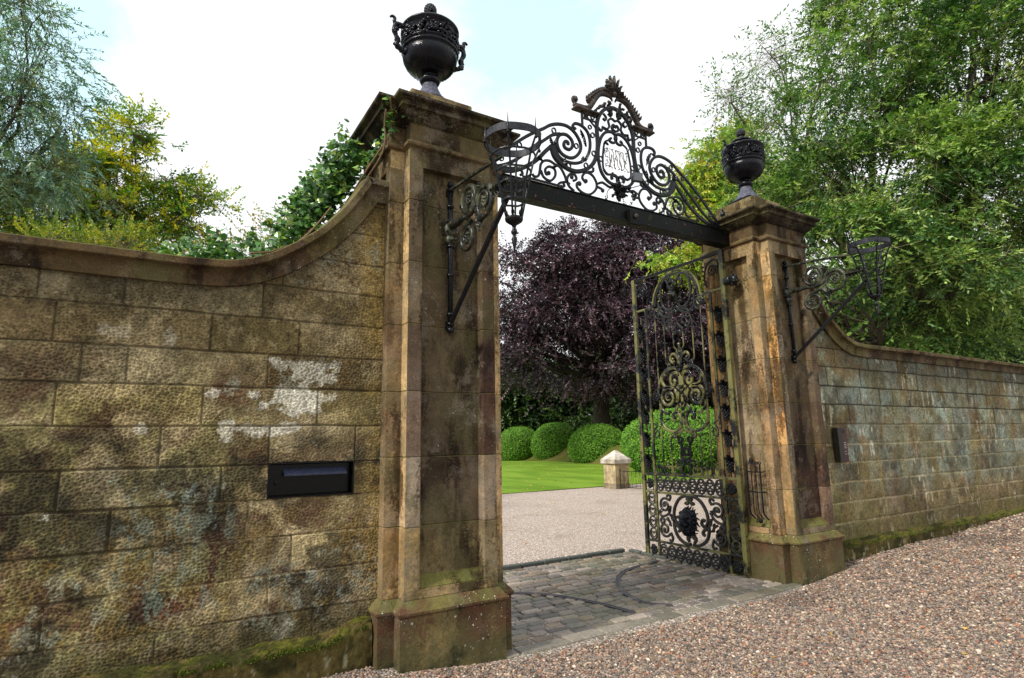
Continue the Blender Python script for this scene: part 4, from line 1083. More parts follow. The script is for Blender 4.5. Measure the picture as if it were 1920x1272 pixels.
for (x, z) in [(-1.085, 4.79), (-1.33, 4.60), (-1.55, 4.40), (-.885, 4.885), (-.585, 4.785), (-.34, 4.76), (-.46, 4.585), (-.70, 4.525), (-.345, 4.98), (-.24, 4.72)]:
    for s in (-1, 1):
        P = [(s*(x)+.026*math.cos(k*math.pi/5), 0, z-ZO+.03*math.sin(k*math.pi/5)) for k in range(11)]
        g = MB(); g.tube(P, .006, flat=((0, 1, 0), .010), caps=False); g.build('collar_ring', M_IRON, t)
g = MB(); bar(g, OVO, .0125); bar(g, OVT, .010); bar(g, OVI, .008, .008); bar(g, [(-.203, 4.60), (-.16, 4.555), (-.10, 4.565), (-.07, 4.59)], .008)
g.build('cartouche_frame', M_IRON, t)
# S scrolls between cartouche and pediment
g = MB()
for P in ([(-.255, 5.10), (-.215, 5.07), (-.19, 5.11), (-.16, 5.12), (-.11, 5.10)], [(-.20, 5.13), (-.14, 5.11), (-.09, 5.16), (-.10, 5.23), (-.05, 5.27), (0, 5.25)], [(0, 5.12), (-.05, 5.15), (-.03, 5.2), (.02, 5.17)],
          [(-.17, 5.30), (-.13, 5.26), (-.15, 5.22), (-.18, 5.24)], [(-.08, 5.38), (-.04, 5.34), (-.06, 5.30), (-.10, 5.32)]):
    bar(g, P, .009, .012)
for k in range(26):
    an = random.uniform(0, 6.28); r_ = random.uniform(.0, .055)
    for s in (-1, 1): g.blob((s*.065+r_*math.cos(an), -.012, 5.345-ZO+r_*1.1*math.sin(an)), (.016, .018, .016), 6, 4, bump=.3)
build_split(g, 'crown_scroll', M_IRON, t)
g = MB()
for s in (-1, 1):
    g.box(s*.487-.011, s*.487+.011, -.011, .011, 5.06-ZO, 5.235-ZO)
    g.box(min(s*.29, s*.47), max(s*.29, s*.47), -.009, .009, 5.148-ZO, 5.166-ZO)
    g.tube([(s*.47, 0, 5.225-ZO), (s*.38, 0, 5.155-ZO), (s*.30, 0, 5.09-ZO)], .009, flat=((0, 1, 0), .009))
    for x, z in ((-.43, 5.19), (-.335, 5.20), (-.38, 5.07)):
        g.tube([(s*x+.024*math.cos(k*.63), 0, z-ZO+.024*math.sin(k*.63)) for k in range(11)], .006, flat=((0, 1, 0), .010), caps=False)
build_split(g, 'pediment_post', M_IRON, t)
# broken pediment: cast scrolls with leaf crests
for s in (-1, 1):
    g = MB()
    g.box(min(s*.25, s*.60), max(s*.25, s*.60), -.05, .05, 5.238-ZO, 5.262-ZO, ch=.004)
    P = cr([(.60, 5.285), (.52, 5.288), (.43, 5.29), (.375, 5.315), (.325, 5.385), (.27, 5.47), (.215, 5.53), (.13, 5.56), (.05, 5.545), (.02, 5.50)], 5)
    g.tube([(s*x, 0, z-ZO) for x, z in P], [.023+.011*math.sin(math.pi*i/(len(P)-1))-.02*max(0, i/(len(P)-1)-.8)*5*.8 for i in range(len(P))], n=10)
    P = spiral(.575, 5.35, .045, .012, -100, 260); g.tube([(s*x, 0, z-ZO) for x, z in P], .018, n=8); g.blob((s*.575, 0, 5.36-ZO), (.028, .035, .032), 10, 8)
    g.build('pediment_scroll', M_IRONBR, t, True)
    g = MB()
    for k in range(12):
        u = k/11; x = .38-.30*u; z = 5.36+.22*math.sin(u*1.5)
        an = R(125-35*u); leaflet(g, (s*x, -.01, z-ZO), (s*(x-.0+.085*math.cos(an)*-1), -.02, z-ZO+.075), .024, (0, -1, .2), 3, .009)
        leaflet(g, (s*x, .01, z-ZO), (s*(x+.02), .02, z-ZO+.08), .022, (0, 1, .2), 3, .009)
    g.build('leaf_crest', M_IRONBR, t)
g = MB()
for k in range(9):
    an = R(2+22*k); L_ = .165+.075*math.sin(math.pi*k/8)
    leaflet(g, (.02*math.cos(an), -.01, 5.575-ZO+.02*math.sin(an)), (L_*.82*math.cos(an), -.035, 5.575-ZO+L_*math.sin(an)), .036, (0, -1, 0), 4, .014)
    if k % 2: leaflet(g, (0, .02, 5.575-ZO), (L_*.7*math.cos(an), .05, 5.575-ZO+L_*.95*math.sin(an)), .026, (0, 1, 0), 3, .012)
g.blob((0, -.015, 5.585-ZO), (.035, .035, .035), 10, 8)
rr = random.Random(12)
for k in range(46):
    s = rr.choice((-1, 1)); u = rr.random(); x = .05+.27*u; z = 5.50-.24*u**1.5-rr.uniform(.0, .05)
    g.blob((s*x, rr.uniform(-.03, .03), z-ZO), rr.uniform(.012, .024), 6, 4, bump=.5)
g.build('palmette', M_IRONBR, t)
# ciphers: entwined wire letters seen from behind
g = MB()
def wire(P, r=.0042): g.tube([(x, -.004+.006*math.sin(i), z-ZO) for i, (x, z) in enumerate(cr(P, 5))], r, n=5)
zt, zb = 4.875, 4.655
def serif(x, z, s=1): wire([(x-.012*s, z+.006), (x, z), (x+.012*s, z+.006)], .0038)
wire([(-.135, zt-.04), (-.155, zt-.01), (-.178, zt-.02), (-.182, zt-.07), (-.165, zt-.11), (-.14, zt-.10), (-.135, zt-.12)])
wire([(-.175, zt-.03), (-.155, zt-.045), (-.165, zt-.06), (-.18, zt-.05)]); wire([(-.17, zb+.06), (-.15, zb+.075), (-.135, zb+.05), (-.155, zb+.03), (-.175, zb+.02), (-.165, zb), (-.13, zb+.01), (-.11, zb)])
for x0, x1 in ((-.125, -.105), (-.06, -.045), (.03, .06)):
    wire([(x0-.01, zt), (x0+.01, zt-.05), (x1, zb+.06), (x1+.008, zb)]); serif(x0-.01, zt); serif(x1+.01, zb)
wire([(-.115, zb), (-.085, zt-.08), (-.075, zt-.07), (-.085, zb+.06), (-.10, zb+.09)]); serif(-.105, zb)
wire([(-.05, zb+.02), (-.015, zt-.06), (-.008, zt), (-.02, zt-.01)]); serif(-.008, zt)
wire([(-.01, zt-.02), (.005, zt-.11), (.02, zb+.02), (.045, zb)]); wire([(-.05, zb+.11), (-.02, zb+.12), (.01, zb+.1)])
wire([(.07, zt), (.045, zt-.07), (.05, zb+.05), (.08, zb), (.11, zb+.05), (.115, zt-.08), (.095, zt-.01), (.07, zt), (.05, zt-.02)])
wire([(.155, zt+.01), (.150, zt-.07), (.130, zb+.10), (.115, zb+.06)]); wire([(.08, zt-.02), (.11, zb+.10), (.14, zb+.02), (.175, zb+.0)]); serif(.155, zt+.01); serif(.175, zb)
wire([(.10, zb+.11), (.125, zb+.12), (.15, zb+.1)]); wire([(.175, zt-.005), (.19, zt+.01), (.18, zt-.03), (.165, zt-.02)])
for i in range(16): g.blob((-.17+.36*i/15, 0, (zt+.004 if i % 2 else zb-.004)-ZO), .0075, 6, 4)
g.build('cipher', M_GOLD, t)
g = MB()   # tangle of cast leaves at the foot of the cartouche
rr = random.Random(9)
for k in range(60):
    an = rr.uniform(0, 6.28); r_ = rr.uniform(.02, .11); b = (r_*.4*math.cos(an), rr.uniform(-.04, .02), 4.375-ZO+r_*.5*math.sin(an))
    leaflet(g, b, (b[0]+.075*math.cos(an), b[1]-.02, b[2]+.06*math.sin(an)), .020, (0, -1, rr.uniform(-.5, .5)), 3, .007)
for k in range(30): g.blob((rr.uniform(-.09, .07), rr.uniform(-.04, .02), 4.37-ZO+rr.uniform(-.07, .07)), rr.uniform(.010, .022), 6, 4, bump=.4)
g.tube([(-.02, -.03, 4.25-ZO), (.0, -.02, 4.32-ZO)], .018, n=8)
g.tube([(x, -.02, z-ZO) for x, z in cr([(-.18, 4.255), (-.19, 4.31), (-.15, 4.37), (-.09, 4.39)], 5)], .005, n=5)
for (x, z) in ((.22, 4.37), (.26, 4.39), (.21, 4.42)): g.blob((x, 0, z-ZO), .022, 8, 6, bump=.3)
g.tube([(x, 0, z-ZO) for x, z in cr([(.05, 4.42), (.13, 4.44), (.19, 4.43), (.24, 4.38)], 5)], .011, n=6)
g.build('leaf_boss', M_IRON, t)
g = MB()   # leaf collars on the big volutes
for s in (-1, 1):
    for (bx_, bz, tx, tz, w_) in [(-.46, 4.86, -.54, 4.98, .03), (-.455, 4.80, -.50, 4.90, .022), (-.50, 4.68, -.54, 4.58, .025), (-.47, 4.62, -.43, 4.73, .02), (-.915, 4.70, -.955, 4.775, .03), (-.90, 4.70, -.88, 4.77, .022), (-.74, 4.50, -.77, 4.58, .02), (-.87, 4.47, -.94, 4.44, .018), (-1.05, 4.48, -1.12, 4.52, .02), (-.19, 4.94, -.14, 4.90, .016)]:
        leaflet(g, (s*bx_, -.016, bz-ZO), (s*tx, -.03, tz-ZO), w_, (0, -1, 0), 4, .008)
    g.blob((s*1.80, 0, 4.455-ZO), (.036, .036, .045), 10, 8); g.blob((s*1.80, 0, 4.52-ZO), (.014, .014, .022), 8, 6); g.tube([(s*1.80, 0, 4.53-ZO), (s*1.80, 0, 4.58-ZO)], [.006, .001], n=6)
    g.blob((s*1.735, 0, 4.30-ZO), (.034, .03, .034), 10, 8)
build_split(g, 'leaf_collar', M_IRON, t)
# floodlight fixed on the overthrow
t = thing('floodlight', (OX+.155, -.15, 4.47), 'small dark square floodlight clamped in front of the overthrow cartouche', 'floodlight')
Mx = Matrix.Translation((0, 0, .055)) @ Matrix.Rotation(R(-14), 4, 'Z') @ Matrix.Rotation(R(10), 4, 'X')
g = MB(); g.box(-.062, .062, -.028, .028, -.052, .052, ch=.006, M=Mx)
for k in range(6): g.box(-.05+.02*k-.002, -.05+.02*k+.002, .028, .045, -.04, .04, M=Mx)
g.build('housing', mat_simple('grey_housing', (.035, .038, .045), .4, 40, .4, .001, spec=.5), t)
g = MB(); g.box(-.052, .052, -.032, -.0285, -.042, .042, M=Mx); g.build('glass', M_GLASS, t)
g = MB(); g.tube([(-.066, 0, .055), (-.066, .02, -.02), (.0, .11, -.03), (.066, .02, -.02), (.066, 0, .055)], .006, n=6); g.tube([(0, .11, -.03), (0, .14, -.03)], .012, n=8); g.build('bracket', M_IRON, t)

# ================================================================== GATE LEAF (local: y = distance from hinge, z up; plane x = 4.07)
GX = 4.075; GC = .845
t = thing('gate_leaf', (GX, 0, 0), 'tall black and mossy wrought iron gate leaf standing open with a lion mask', 'gate')
def gbar(g, P, w_, dd=.010, n=5, mir=True, taper=None, x=0):
    """P in (distance from leaf centre, z); mirrored about the leaf centre"""
    Q = cr(P, n) if n > 1 else P; w_ = w_*1.6; dd *= 1.25
    rr_ = [w_]*len(Q) if taper is None else [w_+(taper-w_)*i/(len(Q)-1) for i in range(len(Q))]
    for s in ((1, -1) if mir else (1,)):
        g.tube([(x, GC+s*u, z) for u, z in Q], rr_, flat=((1, 0, 0), dd))
g = MB()
g.box(-.030, .030, .005, .065, -.07, 3.975, ch=.005); g.build('hinge_stile', M_IRONG, t)
g = MB(); g.box(-.022, .022, 1.630, 1.688, -.06, 3.965, ch=.004); g.build('closing_stile', M_IRONG, t)
for nm, z0, z1, h in (('top_rail', 3.930, 3.965, .018), ('bottom_rail', -.062, -.028, .018), ('lower_rail', .172, .202, .014), ('middle_rail', .832, .862, .014), ('lock_rail', 1.072, 1.102, .014)):
    g = MB(); g.box(-h, h, .066, 1.631, z0, z1, ch=.003); g.build(nm, M_IRON if nm == 'top_rail' else M_IRONG, t)
for y0 in (.245, 1.423):
    g = MB()
    for z0, z1 in ((-.026, .170), (.204, .830), (.864, 1.070), (1.104, 3.455)): g.box(-.014, .014, y0-.004, y0+.031, z0, z1, ch=.002)
    g.build('inner_stile', M_IRONG, t)
g = MB()   # arched head rail with shoulders
arc = [(.435*math.cos(R(a)), 3.475+.435*math.sin(R(a))) for a in range(0, 181, 12)]
g.tube([(0, GC+u, z) for u, z in [(.780, 3.468), (.437, 3.468)]], .014, flat=((1, 0, 0), .014)); g.tube([(0, GC+u, z) for u, z in [(-.437, 3.468), (-.778, 3.468)]], .014, flat=((1, 0, 0), .014))
g.tube([(0, GC+u, z) for u, z in arc], .014, flat=((1, 0, 0), .014))
g.build('arched_rail', M_IRONG, t)
# vertical bars
for u in (.415, .255, .087):
    for s in (-1, 1):
        g = MB()
        if u > .4:
            g.tube([(0, GC+s*u, 1.10), (0, GC+s*u, 3.34)], .0095, n=6)
            Q = [(GC+s*(u), 3.34)]+[(GC+s*(u-.0)+.05*math.sin(R(a)), 3.39-.05*math.cos(R(a))) for a in range(0, 300, 30)]
            g.tube([(0, y, z) for y, z in Q], .008, n=6)
        elif u > .2:
            g.tube([(0, GC+s*u, 1.10), (0, GC+s*u, 1.60)], .0095, n=6); g.blob((0, GC+s*u, 1.61), .02, 8, 6)
            P = cr([(.20, 2.53), (.175, 2.56), (.19, 2.60), (.225, 2.60), (.25, 2.63), (.255, 2.70)], 4)+[(.255, 3.12)]
            g.tube([(0, GC+s*a, z) for a, z in P], .0095, n=6)
        else:
            g.tube([(0, GC+s*u, 1.30), (0, GC+s*u, 1.56)], .0095, n=6); g.tube([(0, GC+s*u, 2.86), (0, GC+s*u, 3.03)], .0095, n=6)
            g.tube([(0, GC+s*a, z) for a, z in cr([(.06, 2.80), (.085, 2.83), (.087, 2.87)], 4)], .0095, n=6)
        build_split(g, 'vertical_bar', M_IRONG, t)
# sunburst rosette in the arch
g = MB()
gbar(g, spiral(0, 3.475, .395, .395, 0, 180), .009, mir=False, n=1)
for P in ([(.05, 3.79), (.12, 3.845), (.22, 3.80), (.27, 3.68), (.275, 3.56), (.24, 3.44), (.16, 3.37), (.07, 3.38), (.06, 3.44), (.11, 3.47)],
          [(.02, 3.73), (.05, 3.78), (.11, 3.77), (.125, 3.71), (.085, 3.68), (.06, 3.70)], [(.28, 3.44), (.32, 3.38), (.26, 3.30), (.16, 3.28), (.06, 3.33), (0, 3.40)],
          [(.34, 3.52), (.31, 3.42), (.25, 3.35)]):
    gbar(g, P, .0095, .011)
build_split(g, 'arch_scroll', M_IRONS, t)
g = MB()
for k in range(22):
    an = 2*math.pi*k/22; L_ = .15 if k % 2 else .115
    leaflet(g, (-.012, GC+.02*math.cos(an), 3.565+.02*math.sin(an)), (-.022, GC+L_*math.cos(an), 3.565+L_*math.sin(an)), .013, (-1, 0, 0), 2, .010)
g.blob((-.02, GC, 3.565), (.035, .036, .042), 12, 8, bump=.1)
g.build('sunburst_mask', M_IRONB, t)
# corner scrolls
for s in (1, -1):
    g = MB(); u = .65
    for P in (spiral(u, 3.735, .085, .02, -40, 540), [(u-.10, 3.54), (u-.13, 3.62), (u-.12, 3.74), (u-.07, 3.84), (u+.02, 3.88), (u+.08, 3.86)], [(u+.08, 3.86), (u+.10, 3.80), (u+.06, 3.76)]):
        gbar(g, P, .010, .010, mir=False) if s > 0 else g.tube([(0, GC-a, z) for a, z in cr(P, 4)], .010, flat=((1, 0, 0), .010))
    for k in range(5):
        z = 3.56+.06*k; leaflet(g, (-.008, GC+s*(u-.115), z), (-.015, GC+s*(u-.165), z+.04), .018, (-1, 0, 0), 3, .006)
    g.build('corner_scroll', M_IRON, t)
    g = MB(); P = [(.25, 3.86), (.30, 3.905), (.36, 3.90), (.35, 3.87), (.32, 3.87)]; g.tube([(0, GC+s*a, z) for a, z in cr(P, 4)], .008, flat=((1, 0, 0), .008))
    P = [(.38, 3.80), (.40, 3.74), (.43, 3.68)]; g.tube([(0, GC+s*a, z) for a, z in cr(P, 4)], .008, flat=((1, 0, 0), .008)); build_split(g, 'spandrel_scroll', M_IRON, t)
# scroll work below the arch
g = MB()
for P in ([(.0, 3.30), (.03, 3.34), (.10, 3.345), (.19, 3.31), (.235, 3.22), (.215, 3.12), (.17, 3.08), (.14, 3.11), (.165, 3.14)], [(.235, 3.20), (.26, 3.14), (.255, 3.08)],
          [(.20, 3.20), (.14, 3.23), (.09, 3.20), (.09, 3.15), (.13, 3.15)], [(.0, 3.15), (.04, 3.10), (.09, 3.06), (.05, 3.02), (.02, 3.05)], [(.30, 3.40), (.36, 3.42), (.41, 3.38), (.40, 3.31), (.35, 3.30), (.33, 3.34), (.36, 3.36)],
          [(.25, 3.30), (.30, 3.33), (.32, 3.40)]):
    gbar(g, P, .009, .010)
build_split(g, 'upper_scroll', M_IRONS, t)
# central medallion
g = MB()
for P in ([(.03, 2.42), (.04, 2.50), (.12, 2.545), (.24, 2.53), (.345, 2.45), (.405, 2.33), (.425, 2.20), (.415, 2.14)],
          [(.025, 2.30), (.02, 2.40), (.06, 2.47), (.14, 2.47), (.185, 2.41), (.18, 2.33), (.13, 2.31), (.105, 2.35), (.13, 2.38)],
          [(.19, 2.28), (.26, 2.28), (.325, 2.33), (.345, 2.41), (.28, 2.47)],
          spiral(.245, 2.145, .165, .02, 200, -480), [(.07, 2.29), (.055, 2.20), (.085, 2.10), (.10, 2.08)], [(.40, 2.07), (.37, 1.98), (.31, 1.93), (.255, 1.915)],
          [(.395, 1.96), (.41, 1.87), (.37, 1.76), (.27, 1.69), (.15, 1.68), (.06, 1.74), (.045, 1.84), (.08, 1.91), (.15, 1.93), (.19, 1.89), (.175, 1.84), (.14, 1.85)],
          [(.02, 2.02), (.06, 2.03), (.12, 1.98), (.11, 1.93), (.06, 1.95)], [(.02, 1.70), (.10, 1.66), (.165, 1.66), (.185, 1.62), (.15, 1.60), (.135, 1.63)]):
    gbar(g, P, .0115, .012)
gbar(g, [(.0, 2.44), (0, 2.0), (0, 1.75)], .012, mir=False)
build_split(g, 'medallion_scroll', M_IRONG, t)
g = MB()
rr = random.Random(21)
for z in (2.50, 2.27, 2.20, 2.05, 1.98, 1.90): g.blob((-.01, GC, z), (.022, .024, .03), 8, 6)
for s in (-1, 1):
    for (u, z, tu, tz) in [(.02, 2.46, .07, 2.56), (.02, 2.50, .03, 2.60), (.03, 2.20, .075, 2.26), (.03, 2.0, .08, 2.06), (.27, 2.27, .33, 2.30), (.33, 1.95, .40, 1.98), (.2, 1.92, .24, 1.97), (.24, 1.86, .30, 1.83), (.12, 2.27, .16, 2.22)]:
        leaflet(g, (-.012, GC+s*u, z), (-.022, GC+s*tu, tz), .022, (-1, 0, 0), 3, .008)
    g.blob((-.01, GC+s*.245, 2.145), .026, 8, 6); g.blob((-.01, GC+s*.155, 1.865), .020, 8, 6)
build_split(g, 'medallion_leaf', M_IRON, t)
for s in (-1, 1):   # side rosettes either side of the medallion
    g = MB()
    for P in (spiral(.45, 2.16, .07, .018, 0, 520), [(.43, 2.23), (.46, 2.27), (.49, 2.25)]):
        g.tube([(0, GC+s*a, z) for a, z in cr(P, 3)], .009, flat=((1, 0, 0), .010))
    for k in range(8): g.blob((-.012, GC+s*.44+.03*math.cos(k*.8), 2.16+.03*math.sin(k*.8)), .018, 6, 4, bump=.3)
    g.build('side_rosette', M_IRON, t, True)
    g = MB(); g.tube([(0, GC+s*a, z) for a, z in cr([(.565, 1.80), (.50, 1.77), (.535, 1.72), (.56, 1.67), (.53, 1.60), (.48, 1.62), (.47, 1.68), (.50, 1.70), (.52, 1.67)], 4)], .0085, flat=((1, 0, 0), .009)); g.build('side_scroll', M_IRONS, t)
    g = MB()
    for k in range(14): g.blob((-.012, GC+s*.47+.035*math.cos(k*.9)*(k % 3)/2, 3.35+.035*math.sin(k*.9)*(k % 3)/2), .017, 6, 4, bump=.3)
    g.build('bar_rosette', M_IRON, t, True)
# small crown on top of the medallion
g = MB()
for P in ([(.02, 2.60), (.05, 2.70), (.12, 2.74), (.17, 2.68), (.14, 2.62), (.10, 2.64)], [(.0, 2.66), (.04, 2.74), (.03, 2.80)], [(.19, 2.62), (.22, 2.56), (.18, 2.54)]):
    gbar(g, P, .0095, .010)
g.tube([(0, GC, 2.55), (0, GC, 2.84)], .011, n=8); g.blob((0, GC, 2.86), .022, 8, 6); g.blob((0, GC, 2.75), (.02, .03, .02), 8, 6)
for s in (-1, 1): g.blob((0, GC+s*.125, 2.67), .018, 8, 6)
g.build('medallion_crown', M_IRONG, t)
# lyre below the medallion and the cresting on the lock rail
g = MB()
for P in ([(.12, 1.60), (.11, 1.54), (.06, 1.54), (.05, 1.58), (.08, 1.60)], [(.09, 1.53), (.06, 1.44), (.085, 1.38), (.06, 1.32), (.0, 1.30)], [(.0, 1.46), (.05, 1.42), (.03, 1.36), (.0, 1.38)],
          [(.0, 1.26), (.06, 1.22), (.075, 1.15), (.04, 1.105)], [(.03, 1.27), (.12, 1.29), (.16, 1.25), (.13, 1.22)]):
    gbar(g, P, .010, .011)
g.build('lyre', M_IRON, t)
for u in (.17, .335, .505):
    for s in (-1, 1):
        g = MB()
        for ss in (-1, 1): g.tube([(0, GC+s*u+ss*a, z) for a, z in cr([(.0, 1.105), (.05, 1.115), (.07, 1.16), (.055, 1.205), (.025, 1.20), (.025, 1.17)], 4)], .008, flat=((1, 0, 0), .009))
        g.tube([(0, GC+s*u, 1.11), (0, GC+s*u, 1.25)], .007, n=6); g.blob((0, GC+s*u, 1.265), .017, 8, 6); g.blob((0, GC+s*u, 1.225), (.012, .022, .010), 8, 6)
        g.build('cresting_scroll', M_IRONG, t)
# ring friezes (two rows of eight)
for row, zc, hh_ in ((0, .966, .092), (1, .070, .088)):
    for k in range(8):
        yc = .345+k*.1435; g = MB()
        g.tube([(0, yc+.064*math.cos(R(a)), zc+hh_*math.sin(R(a))) for a in range(0, 361, 24)], .0115, flat=((1, 0, 0), .010), caps=False)
        for ss in (-1, 1):
            for s2 in (-1, 1): g.tube([(0, yc+ss*a, zc+s2*b) for a, b in cr([(.0, .012), (.022, .015), (.042, .035), (.030, .060), (.012, .050), (.018, .036)], 3)], .0085, flat=((1, 0, 0), .008))
        g.blob((-.006, yc, zc), (.014, .014, .016), 8, 6)
        g.build('frieze_ring', M_IRONS, t)
# side panels of ovals, corner bosses
for yc in (.155, 1.527):
    for k in range(4):
        zc = .28+k*.158; g = MB()
        g.tube([(0, yc+.068*math.cos(R(a)), zc+.075*math.sin(R(a))) for a in range(0, 361, 24)], .0115, flat=((1, 0, 0), .010), caps=False)
        for ss in (-1, 1): g.tube([(0, yc+ss*a, zc+b) for a, b in cr([(.0, -.05), (.03, -.03), (.045, .0), (.03, .03), (.01, .02), (.015, .0)], 3)], .0065, flat=((1, 0, 0), .008))
        g.blob((-.005, yc, zc+.078), (.012, .018, .014), 8, 6)
        g.build('oval_link', M_IRONB, t)
    for zc in (.07, .966):
        g = MB()
        for k in range(26):
            an = k*2.4; r_ = .012*math.sqrt(k)
            g.blob((-.012, yc+r_*math.cos(an), zc+r_*1.05*math.sin(an)), rr.uniform(.014, .021), 6, 4, bump=.35)
        g.build('corner_boss', M_IRON, t, True)
# hanging grape clusters down both sides
for yc, zs_ in ((.150, [3.128, 2.812, 2.488, 2.182, 1.884, 1.566, 1.254]), (1.545, [3.136, 2.786, 2.490, 2.185, 1.880, 1.560, 1.245])):
    g = MB(); g.tube([(0, yc, 1.11), (0, yc, 3.36)], .0065, n=6)
    for i in range(len(zs_)-1):
        zm = (zs_[i]+zs_[i+1])/2; g.blob((0, yc, zm), (.014, .014, .022), 8, 6)
    g.build('garland_rod', M_IRONB, t, True)
    for z in zs_:
        g = MB()
        for k in range(34):
            u = k/33; r_ = .052*(1-.55*u); an = k*2.4
            g.blob((-.008+.028*math.cos(an), yc+r_*math.sin(an)*.95, z+.05-.135*u), rr.uniform(.014, .020), 7, 5)
        for s in (-1, 1):
            leaflet(g, (-.02, yc, z+.045), (-.035, yc+s*.075, z+.085), .032, (-1, 0, .2), 3, .01); leaflet(g, (-.02, yc, z+.06), (-.035, yc+s*.02, z+.12), .026, (-1, 0, 0), 3, .01)
        g.build('grape_cluster', M_IRON, t, True)
# lion mask panel
g = MB()
for P in ([(.0, .80), (.05, .825), (.12, .815), (.20, .76), (.265, .66), (.285, .56), (.26, .49), (.22, .46)], [(.045, .80), (.02, .77), (.04, .73), (.075, .745)], [(.22, .46), (.18, .50), (.20, .55), (.235, .54)],
          [(.285, .50), (.29, .42), (.255, .32), (.18, .25), (.08, .215), (.02, .225)], [(.04, .25), (.07, .29), (.05, .32), (.02, .30)], [(.285, .50), (.25, .44), (.21, .42), (.19, .38), (.22, .36)]):
    gbar(g, P, .012, .013)
build_split(g, 'lion_surround', M_IRONS, t)
for s in (-1, 1):
    g = MB()
    for P in (spiral(.44, .68, .10, .02, 130, -400), [(.36, .745), (.33, .80), (.36, .825), (.40, .80)], [(.34, .68), (.36, .60), (.42, .55), (.50, .53), (.54, .56), (.53, .61), (.50, .59)], spiral(.46, .36, .10, .02, -150, 400),
              [(.36, .33), (.33, .26), (.35, .22), (.39, .23)], [(.36, .42), (.37, .47), (.43, .505)], spiral(.50, .47, .035, .03, 0, 360), [(.30, .56), (.33, .53), (.31, .49)]):
        g.tube([(0, GC+s*a, z) for a, z in cr(P, 3)], .0155, flat=((1, 0, 0), .013))
    for (u, z) in ((.44, .68), (.46, .36), (.34, .56)): g.blob((-.008, GC+s*u, z), .022, 8, 6)
    for (u, z, tu, tz) in [(.38, .60, .33, .65), (.38, .44, .32, .42), (.40, .53, .36, .49)]: leaflet(g, (-.01, GC+s*u, z), (-.02, GC+s*tu, tz), .022, (-1, 0, 0), 3, .008)
    build_split(g, 'panel_scroll', M_IRONS, t)
g = MB()   # lion head facing the roadway side (-x)
cy, cz = GC+.01, .525
def LB(x, y, z, r, nu=14, nv=10, **k): g.blob((-x, cy+y, cz+z), r, nu, nv, **k)
LB(.05, 0, .01, (.075, .105, .125)); LB(.095, 0, .055, (.055, .072, .052)); LB(.135, 0, -.018, (.060, .046, .038)); LB(.172, 0, -.002, (.022, .032, .018))
for s in (-1, 1):
    LB(.128, s*.032, -.042, (.042, .032, .028)); LB(.118, s*.040, .052, (.022, .030, .013)); LB(.122, s*.040, .033, (.012, .015, .010)); LB(.085, s*.068, -.005, (.040, .036, .042)); LB(.06, s*.098, .085, (.026, .028, .030))
LB(.118, 0, -.088, (.034, .034, .020)); LB(.13, 0, .030, (.026, .022, .055)); LB(.09, 0, -.10, (.045, .045, .035))
for ring_, (r0, r1, n_, xf) in enumerate(((.085, .150, 17, .075), (.105, .178, 21, .045), (.120, .195, 19, .01))):
    for k in range(n_):
        an = 2*math.pi*(k+.37*ring_)/n_+.1; w_ = .018
        P = []
        for j in range(6):
            u = j/5; rr_ = r0+(r1-r0)*u; a2 = an+.22*math.sin(u*5+k)*(.6)
            P.append((-xf-.028*math.sin(u*math.pi)+.02*u, cy+rr_*.80*math.cos(a2), cz-.005+rr_*math.sin(a2)*(1.05 if math.sin(a2) < 0 else .95)))
        g.tube(cr(P, 2), [.013+.010*math.sin(math.pi*min(1, i/10+.12))-.006*(i/10) for i in range(11)], n=7)
for k in range(7):
    P = [(-.10, cy+.014*(k-3), cz-.10), (-.095, cy+.018*(k-3), cz-.15), (-.06, cy+.014*(k-3)+.01, cz-.195)]; g.tube(P, [.015, .013, .005], n=6)
g.build('lion_mask', mat_iron('lion_iron', base=(.006, .007, .011), rough=.28), t, True)
# hinge collar that clasps the stile, with a knobbed boss set into the pier
g = MB(); g.box(-.045, .045, -.075, .015, 3.50, 3.58, ch=.006); g.tube([(0, -.05, 3.54), (.045, -.06, 3.545)], .03, n=10)
g.blob((.035, -.085, 3.545), (.05, .07, .072), 16, 12, bump=.06)
for k in range(16):
    an = k*2.4; u = (k+.5)/16; ph = math.acos(1-2*u)
    g.blob((.035+.048*math.sin(ph)*math.cos(an), -.085+.066*math.cos(ph), 3.545+.066*math.sin(ph)*math.sin(an)), .020, 6, 5, bump=.2)
g.build('hinge_boss', M_IRON, t, True)
g = MB(); g.tube([(0, .035, -.11), (0, .035, -.065)], .03, n=10); g.build('pivot', M_IRON, t)
# tall guard basket on the pier beside the hinge
t = thing('iron_guard', (4.15, -.17, .62), 'bowed black iron bar guard on the pier face beside the gate hinge', 'iron guard')
g = MB()
for y in (-.09, -.03, .03, .09):
    r_ = .010 if abs(y) > .05 else .006
    P = cr([(-.0, y, .02), (-.05, y, .06), (-.085, y, .12), (-.085, y, .35), (-.085, y, .60), (-.08, y, .66)], 4); g.tube(P, r_, n=6)
build_split(g, 'guard_bar', M_IRON, t)
for z in (.56, .33):
    g = MB(); P = [(-.0, -.09, z), (-.085, -.09, z), (-.085, .09, z), (0, .09, z)]; g.tube(P, .007, n=6); g.build('cross_bar', M_IRON, t)
g = MB()
for y in (-.09, -.05, -.01, .03, .07): g.tube([(-.082, y+.016*math.cos(R(a)), .665+.016*math.sin(R(a))) for a in range(0, 361, 45)], .005, n=5)
build_split(g, 'top_ring', M_IRON, t)
g = MB(); g.blob((-.03, .0, .0), (.03, .028, .028), 10, 8); g.blob((-.03, .06, .69), (.026, .026, .03), 10, 8); build_split(g, 'fixing_knob', M_IRON, t)

